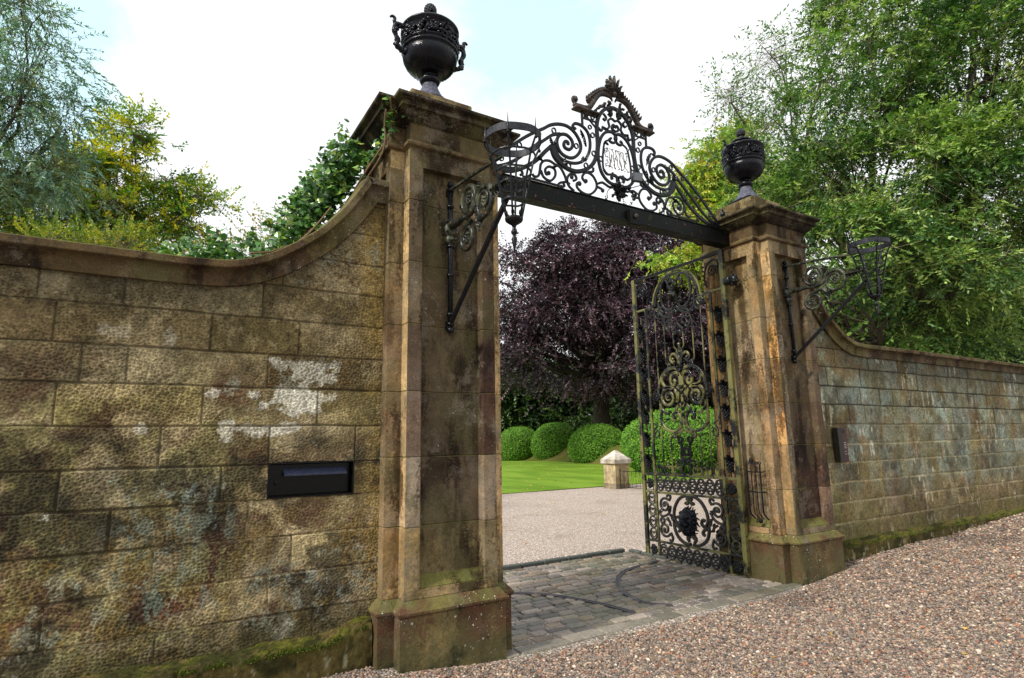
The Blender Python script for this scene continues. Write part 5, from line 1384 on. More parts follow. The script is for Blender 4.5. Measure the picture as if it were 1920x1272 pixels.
# ================================================================== FOLIAGE
def unit(v): return v/np.maximum(np.linalg.norm(v, axis=-1, keepdims=True), 1e-9)
def leaf_mesh(name, base, axis, nrm, ln, wd, col, mat, parent=None, fold=.25, shape='pointed'):
    """one folded quad per leaf: base, left, tip, right"""
    axis = unit(axis); sd_ = unit(np.cross(axis, nrm)); nn = np.cross(sd_, axis)
    ln = ln[:, None]; wd = wd[:, None]; m_ = .42 if shape == 'pointed' else .38
    if shape == 'heart':
        V = np.stack([base, base+axis*ln*.05-sd_*wd*.55-nn*wd*fold*.6, base+axis*ln*.5-sd_*wd*.5-nn*wd*fold, base+axis*ln, base+axis*ln*.5+sd_*wd*.5-nn*wd*fold, base+axis*ln*.05+sd_*wd*.55-nn*wd*fold*.6], 1)
        n = len(base); Q = np.array([(0, 1, 2, 3), (0, 3, 4, 5)])[None]+np.arange(n)[:, None, None]*6
        return np_mesh(name, V.reshape(-1, 3), Q.reshape(-1, 4), np.repeat(col, 6, 0), mat, parent, False)
    V = np.stack([base, base+axis*ln*m_-sd_*wd*.5-nn*wd*fold, base+axis*ln, base+axis*ln*m_+sd_*wd*.5-nn*wd*fold], 1)
    n = len(base); Q = np.arange(n*4).reshape(n, 4)
    return np_mesh(name, V.reshape(-1, 3), Q, np.repeat(col, 4, 0), mat, parent, False)
def sprays(blobs, n_spray, per, spray_len, ln, wd, pal, droop=.5, outward=1.0, hollow=.45, colvar=.35, clumps=None, clump_r=.35, clumpvar=.35):
    """twigs that leave random points of the crown's volume, with leaves set along them"""
    B = np.array(blobs, float); vol = B[:, 3]*B[:, 4]*B[:, 3]
    wgt = vol**.75; wgt /= wgt.sum(); ib = rng.choice(len(B), n_spray, p=wgt)
    d = unit(rng.normal(size=(n_spray, 3))); r = hollow+(1-hollow)*rng.random(n_spray)**.6
    # lumpy outline
    lump = .78+.42*vnoise(d[:, 0]*2.5+ib*3.1, d[:, 2]*2.5+d[:, 1]*2.1, 5)
    rad = np.stack([B[ib, 3], B[ib, 3], B[ib, 4]], 1)
    c = B[ib, :3]+d*rad*(r*lump)[:, None]
    ktone = np.zeros(n_spray, int)
    if clumps:
        cc = c[:clumps]; dd = d[:clumps]; w_ = rng.random(clumps)**1.5+.15; w_ /= w_.sum()
        ic = rng.choice(clumps, n_spray, p=w_); e = rng.normal(size=(n_spray, 3)); e[:, 2] *= .30
        sz = (.5+rng.random(clumps))[ic]
        # flattened shelves that dip outwards
        off = e*clump_r*sz[:, None]; out_ = (off*dd[ic]).sum(1); off[:, 2] -= .45*np.maximum(out_, 0)
        c = cc[ic]+off; d = unit(dd[ic]+.5*e); ktone = ic
    ax = unit(d*outward+rng.normal(size=(n_spray, 3))*.55+np.array([0, 0, -droop]))
    L_ = spray_len*rng.uniform(.6, 1.3, n_spray)
    t = (np.arange(per)+.5)/per
    tt = np.clip(t[None]+rng.normal(0, .03, (n_spray, per)), 0, 1)
    P = c[:, None]+ax[:, None]*(tt*L_[:, None])[..., None]
    P[..., 2] -= droop*.5*(tt**2)*L_[:, None]
    side = unit(np.cross(ax, rng.normal(size=(n_spray, 3))*.4+np.array([0, 0, 1.])))
    sg = np.where(np.arange(per) % 2 == 0, 1, -1)[None, :, None]
    la = ax[:, None]*.75+side[:, None]*sg*.8+rng.normal(size=P.shape)*.25+np.array([0, 0, -droop*.5])
    nr = np.array([0, 0, 1.])+rng.normal(size=P.shape)*.45
    n = n_spray*per
    pal = np.array(pal); ci = np.where(rng.random(n_spray) < .6, (ktone*7919 % 97) % len(pal), rng.integers(0, len(pal), n_spray)) if clumps else rng.integers(0, len(pal), n_spray)
    base = pal[ci]
    cl = 1-clumpvar*.5+clumpvar*rng.random(n_spray)
    col = base[:, None]*cl[:, None, None]*(1+colvar*(rng.random((n_spray, per))-.5))[..., None]
    lnn = ln*rng.uniform(.7, 1.25, n); wdd = wd*rng.uniform(.75, 1.2, n)
    keep = np.ones(n, bool)
    return P.reshape(-1, 3), la.reshape(-1, 3), nr.reshape(-1, 3), lnn, wdd, np.clip(col.reshape(-1, 3), 0, 1), (c, ax, L_)
def limb(g, p0, p1, r0, r1, wob=.08, n=7, rr=random):
    p0 = Vector(p0); p1 = Vector(p1); L_ = (p1-p0).length; P = []
    o = Vector((rr.uniform(-1, 1), rr.uniform(-1, 1), rr.uniform(-.3, .8)))*L_*wob
    for i in range(n+1):
        u = i/n; P.append(p0.lerp(p1, u)+o*math.sin(math.pi*u)+Vector((rr.uniform(-1, 1), rr.uniform(-1, 1), rr.uniform(-1, 1)))*L_*wob*.12*(0 < i < n))
    g.tube(P, [r0+(r1-r0)*(i/n)**.8 for i in range(n+1)], n=7, caps=False); return P
def tree(name, base, blobs, label, cat, group, trunk_r, fork, leafargs, mat=None, barkmat=None, twigs=0, crown_name='crown', fork_h=None, twigr=.006):
    t = thing(name, tuple(base), label, cat, group)
    B0 = np.array(base, float); blobs = [(b[0]-B0[0], b[1]-B0[1], b[2]-B0[2], b[3], b[4]) for b in blobs]
    rr = random.Random(hash(label) % 1000 if False else len(label)*7+int(abs(B0[0])*10))
    g = MB(); fz = Vector((fork[0]-B0[0], fork[1]-B0[1], fork[2]-B0[2]))
    limb(g, (0, 0, -.3), fz, trunk_r*1.25, trunk_r*.8, .04, 8, rr)
    g.tube([(0, 0, -.3), (0, 0, .25)], [trunk_r*1.7, trunk_r*1.15], n=9, caps=False)
    g.build('trunk', barkmat or M_BARK, t, True)
    g = MB(); ends = []
    for b in blobs:
        P = limb(g, fz+Vector((rr.uniform(-.1, .1), rr.uniform(-.1, .1), rr.uniform(-.4, .1)))*trunk_r*2, (b[0], b[1], b[2]), trunk_r*.5, trunk_r*.10, .12, 9, rr)
        for k in range(7):
            st = P[rr.randint(4, len(P)-1)]
            dv = Vector((rr.gauss(0, 1), rr.gauss(0, 1), rr.gauss(.1, .8))).normalized()
            e = Vector((b[0]+dv.x*b[3]*.85, b[1]+dv.y*b[3]*.85, b[2]+dv.z*b[4]*.85))
            limb(g, st, e, trunk_r*.13, trunk_r*.025, .12, 5, rr)
    g.build('limbs', barkmat or M_BARK, t, True)
    P, la, nr, ln, wd, col, tw = sprays(blobs, **leafargs)
    leaf_mesh(crown_name, P, la, nr, ln, wd, col, mat or M_LEAF, t)
    if twigs:
        c, ax, L_ = tw; k = min(twigs, len(c)); idx = rng.choice(len(c), k, replace=False)
        c = c[idx]; ax = ax[idx]; L_ = L_[idx]; dr = leafargs.get('droop', .5)
        s1 = unit(np.cross(ax, [[.3, .2, 1.]])); s2 = np.cross(ax, s1); V = []
        for j, u in enumerate((-1.2, -.4, .45, 1.0)):
            pc = c+ax*(L_*u)[:, None]; pc[:, 2] -= dr*.5*(u*abs(u))*L_
            rad_ = twigr*(1.2-.25*j)
            for a in (0, 2.09, 4.19): V.append(pc+(s1*math.cos(a)+s2*math.sin(a))*rad_)
        V = np.stack(V, 1); Q = []
        for j in range(3):
            for a in range(3): Q.append((j*3+a, j*3+(a+1) % 3, (j+1)*3+(a+1) % 3, (j+1)*3+a))
        Q = np.array(Q)[None]+np.arange(k)[:, None, None]*12
        np_mesh('twigs', V.reshape(-1, 3), Q.reshape(-1, 4), None, M_TWIG, t, False)
    return t
G = lambda *a: [tuple(lin(*c)) for c in a]
# ---- right hand cherry that overhangs the wall
CHERRY = [(13.59, 2.13, 10.97, 2.18, 1.89), (11.85, 3.36, 8.81, 1.73, 1.58), (11.69, 1.48, 7.39, 2.14, 1.51), (14.26, 0.33, 10.27, 2.09, 1.96), (13.2, 0.35, 7.01, 2.08, 1.59), (10.5, 1.64, 5.59, 1.3, 1.07), (11.93, 0.92, 4.88, 1.66, 1.3), (13.6, 1.7, 5.0, 1.3, 1.2), (9.48, 1.75, 4.25, 0.66, 0.66), (11.81, 2.0, 3.9, 1.4, 0.5), (13.23, 1.6, 3.7, 1.1, 0.5), (12.36, 4.45, 7.68, 1.53, 1.22), (14.56, -0.79, 7.48, 2.1, 2.33), (15.9, 2.0, 4.8, 1.7, 1.4), (15.2, 0.66, 14.11, 3.23, 1.68), (12.13, 4.8, 9.21, 1.1, 0.94), (15.68, -1.23, 11.63, 1.89, 1.89), (10.6, 2.6, 6.9, 1.0, .9), (9.9, 1.2, 3.75, .7, .55)]
PAL_G = G((100, 132, 60), (72, 106, 52), (130, 156, 78), (48, 80, 42), (84, 116, 60), (154, 172, 96))
tree('cherry_tree', (13.0, 2.6, 0), CHERRY, 'big leafy green cherry tree spreading over the right garden wall', 'tree', 'trees around the garden', .30, (13.0, 2.5, 3.3),
     dict(n_spray=20000, per=9, spray_len=.40, ln=.112, wd=.052, pal=PAL_G, droop=.32, hollow=.45, colvar=.6, clumpvar=.7, clumps=430, clump_r=.40), twigs=5500, twigr=.0045)
SPARSE = [(14.26, 6.99, 13.27, 0.86, 1.15), (15.06, 5.78, 14.25, 1.13, 1.32), (15.93, 4.22, 14.55, 1.26, 1.08), (14.67, 6.39, 11.69, 1.12, 0.93), (15.24, 5.49, 12.56, 1.1, 1.1)]
tree('slender_tree', (16.2, 6.6, 0), SPARSE, 'thinly leaved tree with wispy top twigs rising behind the cherry tree', 'tree', 'trees around the garden', .16, (15.6, 6.0, 9.5),
     dict(n_spray=480, per=7, spray_len=.7, ln=.15, wd=.06, pal=G((118, 152, 84), (88, 128, 70), (130, 150, 100)), droop=.1, hollow=.1, colvar=.4), twigs=480)
LIME = [(20.01, 12.65, 14.1, 1.5, 1.4), (19.3, 13.6, 10.2, .9, .5), (20.3, 12.6, 9.6, 1.1, 1.0), (20.75, 11.67, 14.6, 1.57, 1.57), (20.87, 11.5, 11.35, 1.6, 1.6), (20.1, 12.7, 12.1, 1.3, 1.1), (18.6, 14.3, 10.0, .55, .22)]
tree('lime_tree', (21.5, 13.2, 0), LIME, 'yellow green broadleaf tree seen between the overthrow and the far urn', 'tree', 'trees around the garden', .28, (21.0, 12.8, 6),
     dict(n_spray=6500, per=8, spray_len=.5, ln=.17, wd=.085, clumps=260, clump_r=.5, pal=G((170, 186, 64), (140, 172, 58), (188, 190, 84), (120, 158, 52), (196, 180, 80)), droop=.5, hollow=.35, colvar=.4), twigs=1200)
WILLOW = [(-4.19, 7.13, 8.18, 0.73, 0.73), (-4.43, 7.08, 7.18, 0.88, 0.7), (-3.77, 7.2, 7.15, 0.50, 0.75), (-4.0, 7.16, 6.19, 0.82, 0.54), (-5.07, 6.93, 7.36, 0.89, 1.06), (-4.8, 7.0, 5.84, 0.83, 0.83), (-4.47, 7.07, 8.95, 0.62, 0.44), (-3.49, 7.74, 6.35, 0.5, 0.4)]
tree('willow_tree', (-5.6, 7.3, 0), WILLOW, 'blue green willow with fine airy leaves at the upper left corner', 'tree', 'trees around the garden', .09, (-5.0, 7.2, 5.3),
     dict(n_spray=1700, per=14, spray_len=.34, ln=.085, wd=.026, pal=G((124, 158, 150), (98, 132, 122), (146, 172, 160), (108, 136, 92), (126, 132, 96)), droop=.5, hollow=.05, colvar=.5, clumps=240, clump_r=.20), mat=M_LEAF, twigs=1200, twigr=.003)
MAPLE = [(-2.86, 9.31, 8.12, 0.42, 0.83), (-3.21, 9.28, 6.7, 1.02, 0.8), (-2.11, 9.33, 7.22, 0.55, 0.5), (-4.18, 9.16, 6.12, 1.17, 0.64), (-1.79, 9.33, 6.4, 0.6, 0.48), (-3.68, 9.23, 7.04, 0.8, 0.67), (-2.88, 9.3, 6.07, 1.15, 0.57), (-5.06, 8.99, 5.88, 0.88, 0.69), (-1.6, 9.3, 7.0, .35, .28), (-3.2, 9.3, 7.6, .5, .5)]
tree('beech_tree', (-3.1, 9.5, 0), MAPLE, 'green and yellow beech tree in layered sprays behind the left wall', 'tree', 'trees around the garden', .14, (-3.0, 9.4, 5.0),
     dict(n_spray=3600, per=9, spray_len=.30, ln=.085, wd=.050, pal=G((196, 190, 44), (126, 156, 50), (84, 126, 52), (216, 198, 56), (70, 108, 50), (150, 170, 56)), droop=.15, outward=1.2, hollow=.15, colvar=.4, clumps=230, clump_r=.20), twigs=2200, twigr=.004)
YELLOW = [(-3.21, 3.85, 4.06, 0.36, 0.16), (-2.5, 3.92, 4.18, 0.33, 0.14), (-2.0, 3.93, 4.12, 0.18, 0.09), (-2.84, 4.29, 4.2, 0.27, 0.11)]
tree('golden_shrub', (-2.7, 4.3, 0), YELLOW, 'golden yellow shrub tips just above the left wall coping', 'shrub', None, .06, (-2.7, 4.2, 2.6),
     dict(n_spray=300, per=12, spray_len=.18, ln=.040, wd=.022, pal=G((178, 170, 52), (140, 150, 50), (104, 130, 46)), droop=-.5, outward=1.0, hollow=.2, colvar=.4), twigs=400, twigr=.002)
# ---- copper beech beyond the lawn
BEECH = [(23.99, 28.33, 14.93, 3.42, 2.11), (20.98, 28.16, 12.92, 1.9, 1.43), (26.07, 26.58, 14.12, 3.98, 2.79), (29.76, 25.79, 15.71, 3.73, 2.49), (21.94, 27.53, 10.25, 3.9, 2.26), (26.75, 25.95, 9.65, 4.28, 2.72), (19.17, 29.27, 9.19, 1.4, 1.69), (30.84, 24.62, 10.17, 3.61, 3.61), (19.03, 26.99, 6.63, 2.47, 1.41), (23.66, 26.03, 6.39, 3.68, 1.3), (28.22, 24.51, 6.44, 3.05, 1.7), (19.5, 29.6, 14.9, 1.1, 0.6), (19.0, 28.6, 11.6, 1.0, .8), (18.6, 28.4, 8.0, 1.8, 1.4), (18.2, 29.2, 10.4, 1.4, 1.0), (18.6, 29.6, 12.6, 1.2, .9), (17.9, 28.6, 6.2, 1.5, .9), (31.5, 24.6, 13.0, 3.2, 2.6), (22.5, 27.4, 16.0, 1.6, 1.1), (27.5, 27.2, 17.0, 2.6, 1.6)]
tree('copper_beech', (26.3, 28.6, 0.9), BEECH, 'large copper beech with dark purple foliage beyond the lawn', 'tree', 'trees around the garden', .62, (26.2, 28.4, 6.5),
     dict(n_spray=17500, per=11, spray_len=.95, ln=.20, wd=.125, pal=G((84, 64, 76), (64, 48, 60), (48, 38, 48), (120, 96, 108), (54, 50, 50)), droop=.35, outward=.9, hollow=.45, colvar=.6, clumpvar=.8, clumps=420, clump_r=.85), mat=M_LEAFP)
# ---- dark woodland behind
PAL_D = G((58, 84, 40), (44, 66, 34), (70, 96, 44), (36, 54, 30), (88, 112, 52))
for i, (bl, lab, base) in enumerate([
    ([(27.31, 41.88, 5.6, 3.04, 2.53), (28.75, 40.94, 3.6, 3.02, 1.8), (25.5, 43, 5, 2.6, 2.4), (25.6, 42, 7.6, 3.2, 2.2), (29.5, 41, 7.4, 3.0, 2.0)], 'dark green woodland tree at the far left of the gateway view', (27.5, 43, .9)),
    ([(33.44, 41.25, 4.64, 4.25, 2.65), (31.5, 42, 3.0, 3, 2.0), (32.5, 41, 7.2, 3.6, 2.0)], 'dark green woodland tree behind the second clipped bush', (33, 42.5, .9)),
    ([(36.78, 35.74, 4.8, 4.57, 3.4), (38.99, 36.37, 7.81, 3.69, 2.64)], 'dark woodland tree behind the copper beech trunk', (38, 37, .9)),
    ([(37.39, 29.29, 5.0, 4.17, 4.2), (39.5, 28, 9, 4, 3)], 'dark woodland tree behind the open gate leaf', (39, 29.5, .9)),
    ([(32.05, 16.34, 6.0, 3.6, 4.6), (33.5, 15.44, 8.4, 3.6, 2.6)], 'dark woodland tree behind the far gate pier', (33, 16.3, .9)),
    ([(34.63, 11.41, 7.04, 4.79, 4.4), (37, 11.63, 10.5, 3.6, 3.0)], 'dark woodland tree low behind the cherry tree', (35.5, 11.8, .9)),
    ([(36.12, 7.49, 6.44, 4.06, 4.2), (38.23, 6.0, 8.5, 4.0, 3.4), (38, 2, 6, 4, 4)], 'dark woodland tree at the far right above the wall', (37, 7.2, .9))]):
    tree('woodland_tree', base, bl, lab, 'tree', 'woodland trees behind the garden', .30, (base[0], base[1], 3.2),
         dict(n_spray=3400, per=8, spray_len=1.3, ln=.34, wd=.20, pal=PAL_D, droop=.5, hollow=.2, colvar=.5), twigs=0)
# low dark yew hedge that closes the view under the trees
def hedge_box(name, p0, p1, h, thick, label, n, pal, mat=M_TOPI):
    p0 = np.array(p0, float); p1 = np.array(p1, float); L_ = np.linalg.norm(p1-p0); ax = (p1-p0)/L_; nx_ = np.array([-ax[1], ax[0]])
    t = thing(name, (p0[0], p0[1], .9), label, 'hedge')
    u = rng.random(n)*L_; v = (rng.random(n)-.5)*thick; z = h*rng.random(n)**.8; k = rng.random(n)
    z = np.where(k < .35, h*(.93+.1*fbm(u*1.2, v, 3, 5)), z); v = np.where((k >= .35) & (k < .9), -thick/2*np.sign(nx_@(p0-np.array([CAMX, CAMY])))+.12*(fbm(u, z, 3, 4)-.5), v)
    P = np.stack([u*ax[0]+v*nx_[0], u*ax[1]+v*nx_[1], z], 1)
    col = np.array(pal)[rng.integers(0, len(pal), n)]*rng.uniform(.7, 1.2, (n, 1))
    fs = .45 if name == 'dark_hedge_layer' else 1.0; leaf_mesh('foliage', P, rng.normal(size=(n, 3)), rng.normal(size=(n, 3)), fs*rng.uniform(.2, .34, n), fs*rng.uniform(.12, .2, n), col, mat, t)
    g = MB(); q = [(0, 0), (L_*ax[0], L_*ax[1])]; Mh = Matrix.Rotation(math.atan2(ax[1], ax[0]), 4, 'Z')
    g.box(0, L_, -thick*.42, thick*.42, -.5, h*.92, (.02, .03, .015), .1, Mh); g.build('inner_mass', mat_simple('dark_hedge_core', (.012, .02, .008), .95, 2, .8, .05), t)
hedge_box('yew_hedge', (24, 46), (45, 20), 2.6, 1.6, 'long dark yew hedge under the trees at the back of the garden', 26000, PAL_D)
hedge_box('dark_hedge_layer', (14.0, 4.6), (26, 1.6), 3.4, 1.3, 'hedge added as a dark layer under the cherry tree behind the right wall', 22000, PAL_D)  # hedge added to darken the low gaps under the cherry
hedge_box('yew_hedge', (33, 20), (40, -4), 3.4, 1.6, 'dark yew hedge behind the right garden wall', 15000, PAL_D)
# ---- clipped topiary domes leaning on the bank
def topiary(c, rx, ry, h, lean, label, n):
    t = thing('clipped_bush', (c[0], c[1], 0.0), label, 'bush', 'clipped domed bushes along the bank')
    th = rng.uniform(0, 2*np.pi, n); z = rng.uniform(-.72, 1, n); r = np.sqrt(np.maximum(0, 1-np.abs(z)**2.3))
    r = np.maximum(r, .0)
    d = np.stack([r*np.cos(th), r*np.sin(th), z], 1)
    lump = 1+.16*(fbm(d[:, 0]*2.6+7+c[0], d[:, 2]*2.6+d[:, 1]*2+3, 5, 3, .6)-.5)
    def shape(dd, k):
        x = dd[:, 0]*rx*k; y = dd[:, 1]*ry*k; zz = (dd[:, 2]*.58+.42)*h*k
        zz = zz+.02
        return np.stack([x+lean[0]*zz, y+lean[1]*zz, zz+.30*np.maximum(0, (x*lean[2]+y*lean[3]))], 1)
    P = shape(d, lump+np.abs(rng.normal(0, .02, n))-.01)
    nr = d+rng.normal(size=d.shape)*.5; ax = np.cross(nr, rng.normal(size=d.shape))+d*.5
    pal = np.array(G((110, 158, 40), (92, 142, 36), (128, 170, 52), (76, 124, 34)))
    col = pal[rng.integers(0, 4, n)]*rng.uniform(.7, 1.15, (n, 1))
    leaf_mesh('foliage', P, ax, nr, rng.uniform(.07, .12, n), rng.uniform(.05, .08, n), col, M_TOPI, t)
    g = MB(); vs = []; fs = []; NU, NV = 32, 18
    for j in range(NV+1):
        zz = -.72+1.72*j/NV; rr_ = math.sqrt(max(0, 1-abs(zz)**2.3))
        for i in range(NU): a = 2*math.pi*i/NU; vs.append((rr_*math.cos(a), rr_*math.sin(a), zz))
    vs = shape(np.array(vs), .965)
    for j in range(NV):
        for i in range(NU): fs.append((j*NU+i, j*NU+(i+1) % NU, (j+1)*NU+(i+1) % NU, (j+1)*NU+i))
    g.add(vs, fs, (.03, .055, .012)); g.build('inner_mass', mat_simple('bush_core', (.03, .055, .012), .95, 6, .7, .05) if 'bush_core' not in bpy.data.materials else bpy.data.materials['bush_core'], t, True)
    return t
sx_, sy_ = math.cos(YAW), -math.sin(YAW)     # across the view, only used for which way the bushes lean up the bank
topiary((22.75, 35.2), 1.75, 1.6, 2.50, (.02, .0, .55, .35), 'clipped domed bush farthest away, at the left edge of the gateway view', 15000)
topiary((24.45, 32.6), 1.75, 1.6, 2.75, (.05, .02, .5, .3), 'clipped domed bush, second from the left in the row', 15000)
topiary((23.35, 26.0), 1.95, 1.8, 2.42, (.03, .02, .5, .3), 'clipped domed bush directly behind the small pale garden pier', 17000)
topiary((19.6, 15.0), 3.0, 2.8, 2.85, (.02, .0, .4, .2), 'widest clipped domed bush, seen through the open gate leaf', 24000)

# ---- climbing ivy on the wall sweep and up to the cornice
def ivy():
    t = thing('ivy', (-1.2, .05, 2.9), 'glossy green ivy climbing over the left wall sweep up to the near pier cornice', 'ivy')
    O = np.array([-1.2, .05, 2.9])
    cl = []   # (x, y, z, r, n)
    pts = [(-1.95, 2.86), (-1.75, 2.87), (-1.6, 2.90), (-1.42, 2.97), (-1.25, 3.08), (-1.12, 3.18), (-1.0, 3.32), (-.9, 3.46), (-.83, 3.58), (-.76, 3.70), (-.70, 3.80), (-.66, 3.92), (-.64, 4.02)]
    V = []; C = []; A_ = []
    for i, (x, z) in enumerate(pts):
        k = 34+int(14*math.sin(i*1.3))+(40 if 5 < i < 11 else 0)
        for _ in range(int(k*4.2)):
            hgt = min(abs(rng.normal(0, .12 if i < 6 else .15)), .24 if i < 6 else .29); o = -hgt*.55 if i > 4 else rng.normal(0, .06)
            V.append((x+o+rng.normal(0, .035), rng.uniform(-.05, .38), z+.02+hgt+rng.normal(0, .02)))
    for (x0, y0, z0, x1, y1, z1, k) in [(-.64, -.20, 3.95, -.54, -.43, 4.15, 16), (-.54, -.43, 4.15, -.60, -.56, 4.34, 20), (-.55, -.42, 4.08, -.47, -.50, 4.25, 10), (-.66, -.15, 3.9, -.58, -.30, 4.05, 26), (-.62, -.1, 4.0, -.6, .15, 4.15, 24)]:
        for _ in range(k):
            u = rng.random(); V.append((x0+(x1-x0)*u+rng.normal(0, .022), y0+(y1-y0)*u+rng.normal(0, .022), z0+(z1-z0)*u+rng.normal(0, .015)))
    # shoots standing up above the mass
    g = MB(); rr = random.Random(4)
    for (x, z, dx, dz) in [(-1.62, 2.9, -.10, .26), (-1.80, 2.88, -.05, .20), (-1.50, 2.95, -.22, .25), (-1.2, 3.1, -.16, .26), (-1.02, 3.32, -.22, .20), (-.92, 3.5, -.2, .16), (-.86, 3.6, -.22, .15), (-.75, 3.85, -.17, .12), (-1.9, 2.88, -.1, .12), (-1.35, 3.02, -.12, .22)]:
        P = cr([(x, .1, z), (x+dx*.4, .08, z+dz*.55), (x+dx, .05, z+dz)], 6)
        g.tube([tuple(np.array(p)-O) for p in P], [.004]*len(P), n=5)
        for p in P[2:]:
            for _ in range(2): V.append((p[0]+rng.normal(0, .022), p[1]+rng.normal(0, .02), p[2]+rng.normal(0, .018)))
    for P in ([(-.70, -.05, 3.72), (-.62, -.30, 3.90), (-.545, -.44, 4.06), (-.53, -.46, 4.20), (-.58, -.56, 4.33)], [(-.68, -.0, 3.70), (-.60, -.33, 3.86), (-.57, -.42, 4.0), (-.585, -.45, 4.15), (-.60, -.52, 4.24)],
              [(-1.5, -.28, 2.96), (-1.3, -.2, 3.04), (-1.1, -.15, 3.2), (-.9, -.1, 3.5)], [(-1.35, -.25, 3.01), (-1.15, -.1, 3.16), (-1.0, 0, 3.36)]):
        Q = cr(P, 6); g.tube([tuple(np.array(p)-O) for p in Q], [.007]*len(Q), n=6)
    g.build('stems', mat_simple('ivy_stem', (.16, .10, .05), .7, 40, .5, .001), t, True)
    V = np.array(V)-O; n = len(V)
    ax = unit(rng.normal(size=(n, 3))*.6+np.array([-.1, -.45, -.5])); nr = np.array([-.3, -.75, .75])+rng.normal(size=(n, 3))*.45
    pal = np.array(G((84, 128, 60), (62, 104, 50), (112, 150, 66), (50, 86, 48), (154, 176, 76), (104, 136, 92))); ci = rng.choice(6, n, p=[.26, .24, .18, .16, .08, .08])
    col = pal[ci]*rng.uniform(.7, 1.2, (n, 1))
    sz = rng.uniform(.030, .064, n)
    leaf_mesh('leaves', V, ax, nr, sz, sz*.95, col, M_IVY, t, fold=.22, shape='heart')
ivy()
tree('climbing_shrub', (-1.15, .75, 0), [(-1.35, .6, 3.30, .22, .16), (-1.12, .6, 3.42, .22, .20), (-1.0, .6, 3.56, .16, .15), (-1.55, .6, 3.12, .22, .14), (-1.78, .55, 2.98, .16, .12)], 'pale yellow green shrub showing behind the ivy on the wall sweep', 'shrub', None, .03, (-1.2, .7, 2.4),
     dict(n_spray=230, per=11, spray_len=.17, ln=.036, wd=.018, pal=G((168, 170, 84), (140, 156, 70), (176, 150, 84), (110, 136, 60)), droop=-.2, outward=1.0, hollow=.1, colvar=.4), twigs=230, twigr=.0018)

# ================================================================== GARDEN FURNITURE
t = thing('garden_pier', (11.02, 10.18, -.01), 'small square pale stone pier with a pyramidal cap at the lawn edge', 'garden pier')
g = MB(); g.box(-.31, .31, -.31, .31, -.1, .16, tuple(lin(140, 132, 112)), .006); g.box(-.29, .29, -.29, .29, .162, .80, tuple(lin(196, 184, 150)), .006); g.build('post', M_GPIER, t)
g = MB(); c_ = tuple(lin(206, 204, 200)); g.box(-.355, .355, -.355, .355, .80, .93, c_, .006)
g.add([(-.355, -.355, .93), (.355, -.355, .93), (.355, .355, .93), (-.355, .355, .93), (-.03, -.03, 1.22), (.03, -.03, 1.22), (.03, .03, 1.22), (-.03, .03, 1.22)], [(0, 1, 5, 4), (1, 2, 6, 5), (2, 3, 7, 6), (3, 0, 4, 7), (4, 5, 6, 7)], c_)
g.build('cap', M_GPIER, t)
t = thing('low_railing', (10.90, 9.86, 0), 'low black iron garden railing running from the small pale pier', 'railing')
g = MB()
for k, y in enumerate((0, -1.45, -2.9, -4.35)): g.tube([(0, y, -.1), (0, y, .63)], .014, n=6)
for y in np.arange(-.18, -4.3, -.18): g.tube([(0, y, .06), (0, y, .56)], .006, n=5)
for z in (.06, .56): g.tube([(0, 0, z), (0, -4.35, z)], .009, n=6)
for y in np.arange(-.36, -4.3, -.36): g.tube([(0, y+.12*math.cos(R(a)), .31+.12*math.sin(R(a))) for a in range(0, 361, 30)], .005, n=4)
g.build('rails', M_IRON, t)
# slate roofed shed whose ridge just shows above the left coping
t = thing('garden_shed', (-2.22, 5.2, 0), 'shed with a blue grey slate roof edge just visible above the left coping', 'shed')
g = MB(); g.box(-.42, .42, -.7, .7, 0, 3.95, tuple(lin(150, 140, 120))); g.build('wall', M_GPIER, t)
g = MB(); g.add([(-.5, -.86, 4.10), (.5, -.86, 4.07), (.5, .2, 4.40), (-.5, .2, 4.40), (.5, .9, 4.1), (-.5, .9, 4.1), (-.5, -.86, 4.05), (.5, -.86, 4.02)], [(0, 1, 2, 3), (3, 2, 4, 5), (6, 7, 1, 0)]); g.build('roof', M_SLATE, t)
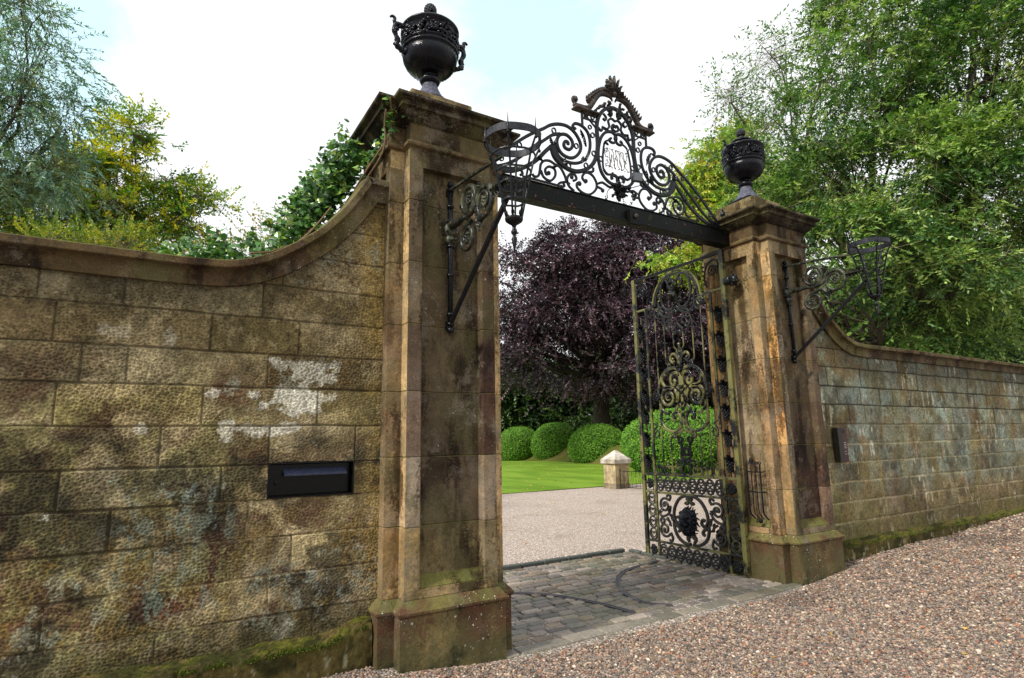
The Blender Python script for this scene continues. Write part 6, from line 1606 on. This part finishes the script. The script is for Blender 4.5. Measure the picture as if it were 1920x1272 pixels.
# a few fallen leaves
def litter(name, n, xs_, ys_, zf, size, label):
    x = rng.uniform(*xs_, n); y = rng.uniform(*ys_, n); z = zf(x, y)
    P = np.stack([x, y, z], 1); ax = rng.normal(size=(n, 3)); ax[:, 2] *= .25; nr = np.array([0, 0, 1.])+rng.normal(size=(n, 3))*.25
    pal = np.array(G((196, 160, 60), (210, 170, 70), (170, 120, 50), (150, 140, 60)))
    o = leaf_mesh(name, P, ax, nr, rng.uniform(.7, 1.2, n)*size, rng.uniform(.5, .8, n)*size, pal[rng.integers(0, 4, n)], M_LEAF)
    tag(o, label, 'fallen leaves', kind='stuff')
litter('fallen_leaves', 260, (8, 22), (11.2, 34), lambda x, y: .05+0*x, .10, 'yellow leaves scattered over the lawn')
litter('fallen_leaves', 46, (1.5, 12), (2.4, 10.6), lambda x, y: .012+0*x, .07, 'few yellow leaves scattered on the garden gravel drive')
litter('fallen_leaves', 34, (-1.0, 9), (-3.6, -.62), lambda x, y: gz(x, y)+.022, .045, 'few small fallen leaves scattered on the near gravel road')
# moss in the sett joints and at the wall foot
def moss_tufts():
    n = 9000
    x = rng.uniform(.35, 4.3, n); y = rng.uniform(-.62, 2.0, n)
    w_ = fbm(x*2.0, y*2.0, 3, 31); k = rng.random(n) < sst(.44, .62, w_)*.8+.03*(y < -.45)+.25*(y < -.48)
    x = x[k]; y = y[k]; z = np.full(len(x), -.048)+rng.uniform(0, .008, len(x))
    P = np.stack([x, y, z], 1); m_ = len(x)
    pal = np.array(G((104, 120, 30), (80, 96, 26), (130, 138, 44)))
    o = leaf_mesh('moss', P, np.array([0, 0, .5])+rng.normal(size=(m_, 3))*.6, rng.normal(size=(m_, 3)), rng.uniform(.006, .016, m_), rng.uniform(.005, .01, m_), pal[rng.integers(0, 3, m_)], M_MOSS)
    tag(o, 'green moss growing in the joints of the sett paving', 'moss', kind='stuff')
    n = 34000; x = np.where(rng.random(n) < .5, rng.uniform(-2.6, -.58, n), rng.uniform(D+.6, 12.5, n)); L_ = x < 0
    s = rng.random(n); z = np.where(L_, .262+.07*sst(-.95, -.62, x), .236)+.03*(fbm(x*5, x*0, 4, 140)-.5)-.03+.03*s
    y = -.362+.10*s-.01*rng.random(n); kk = rng.random(n) < sst(.38, .56, fbm(x*7, x*0+3, 4, 143))
    P = np.stack([x, y, z], 1)[kk]; m_ = len(P)
    o = leaf_mesh('moss', P, np.array([0, -.3, .4])+rng.normal(size=(m_, 3))*.5, rng.normal(size=(m_, 3)), rng.uniform(.008, .022, m_), rng.uniform(.006, .012, m_), pal[rng.integers(0, 3, m_)]*rng.uniform(.35, .8, (m_, 1)), M_MOSS)
    tag(o, 'green moss growing along the foot of both garden walls', 'moss', kind='stuff')
moss_tufts()
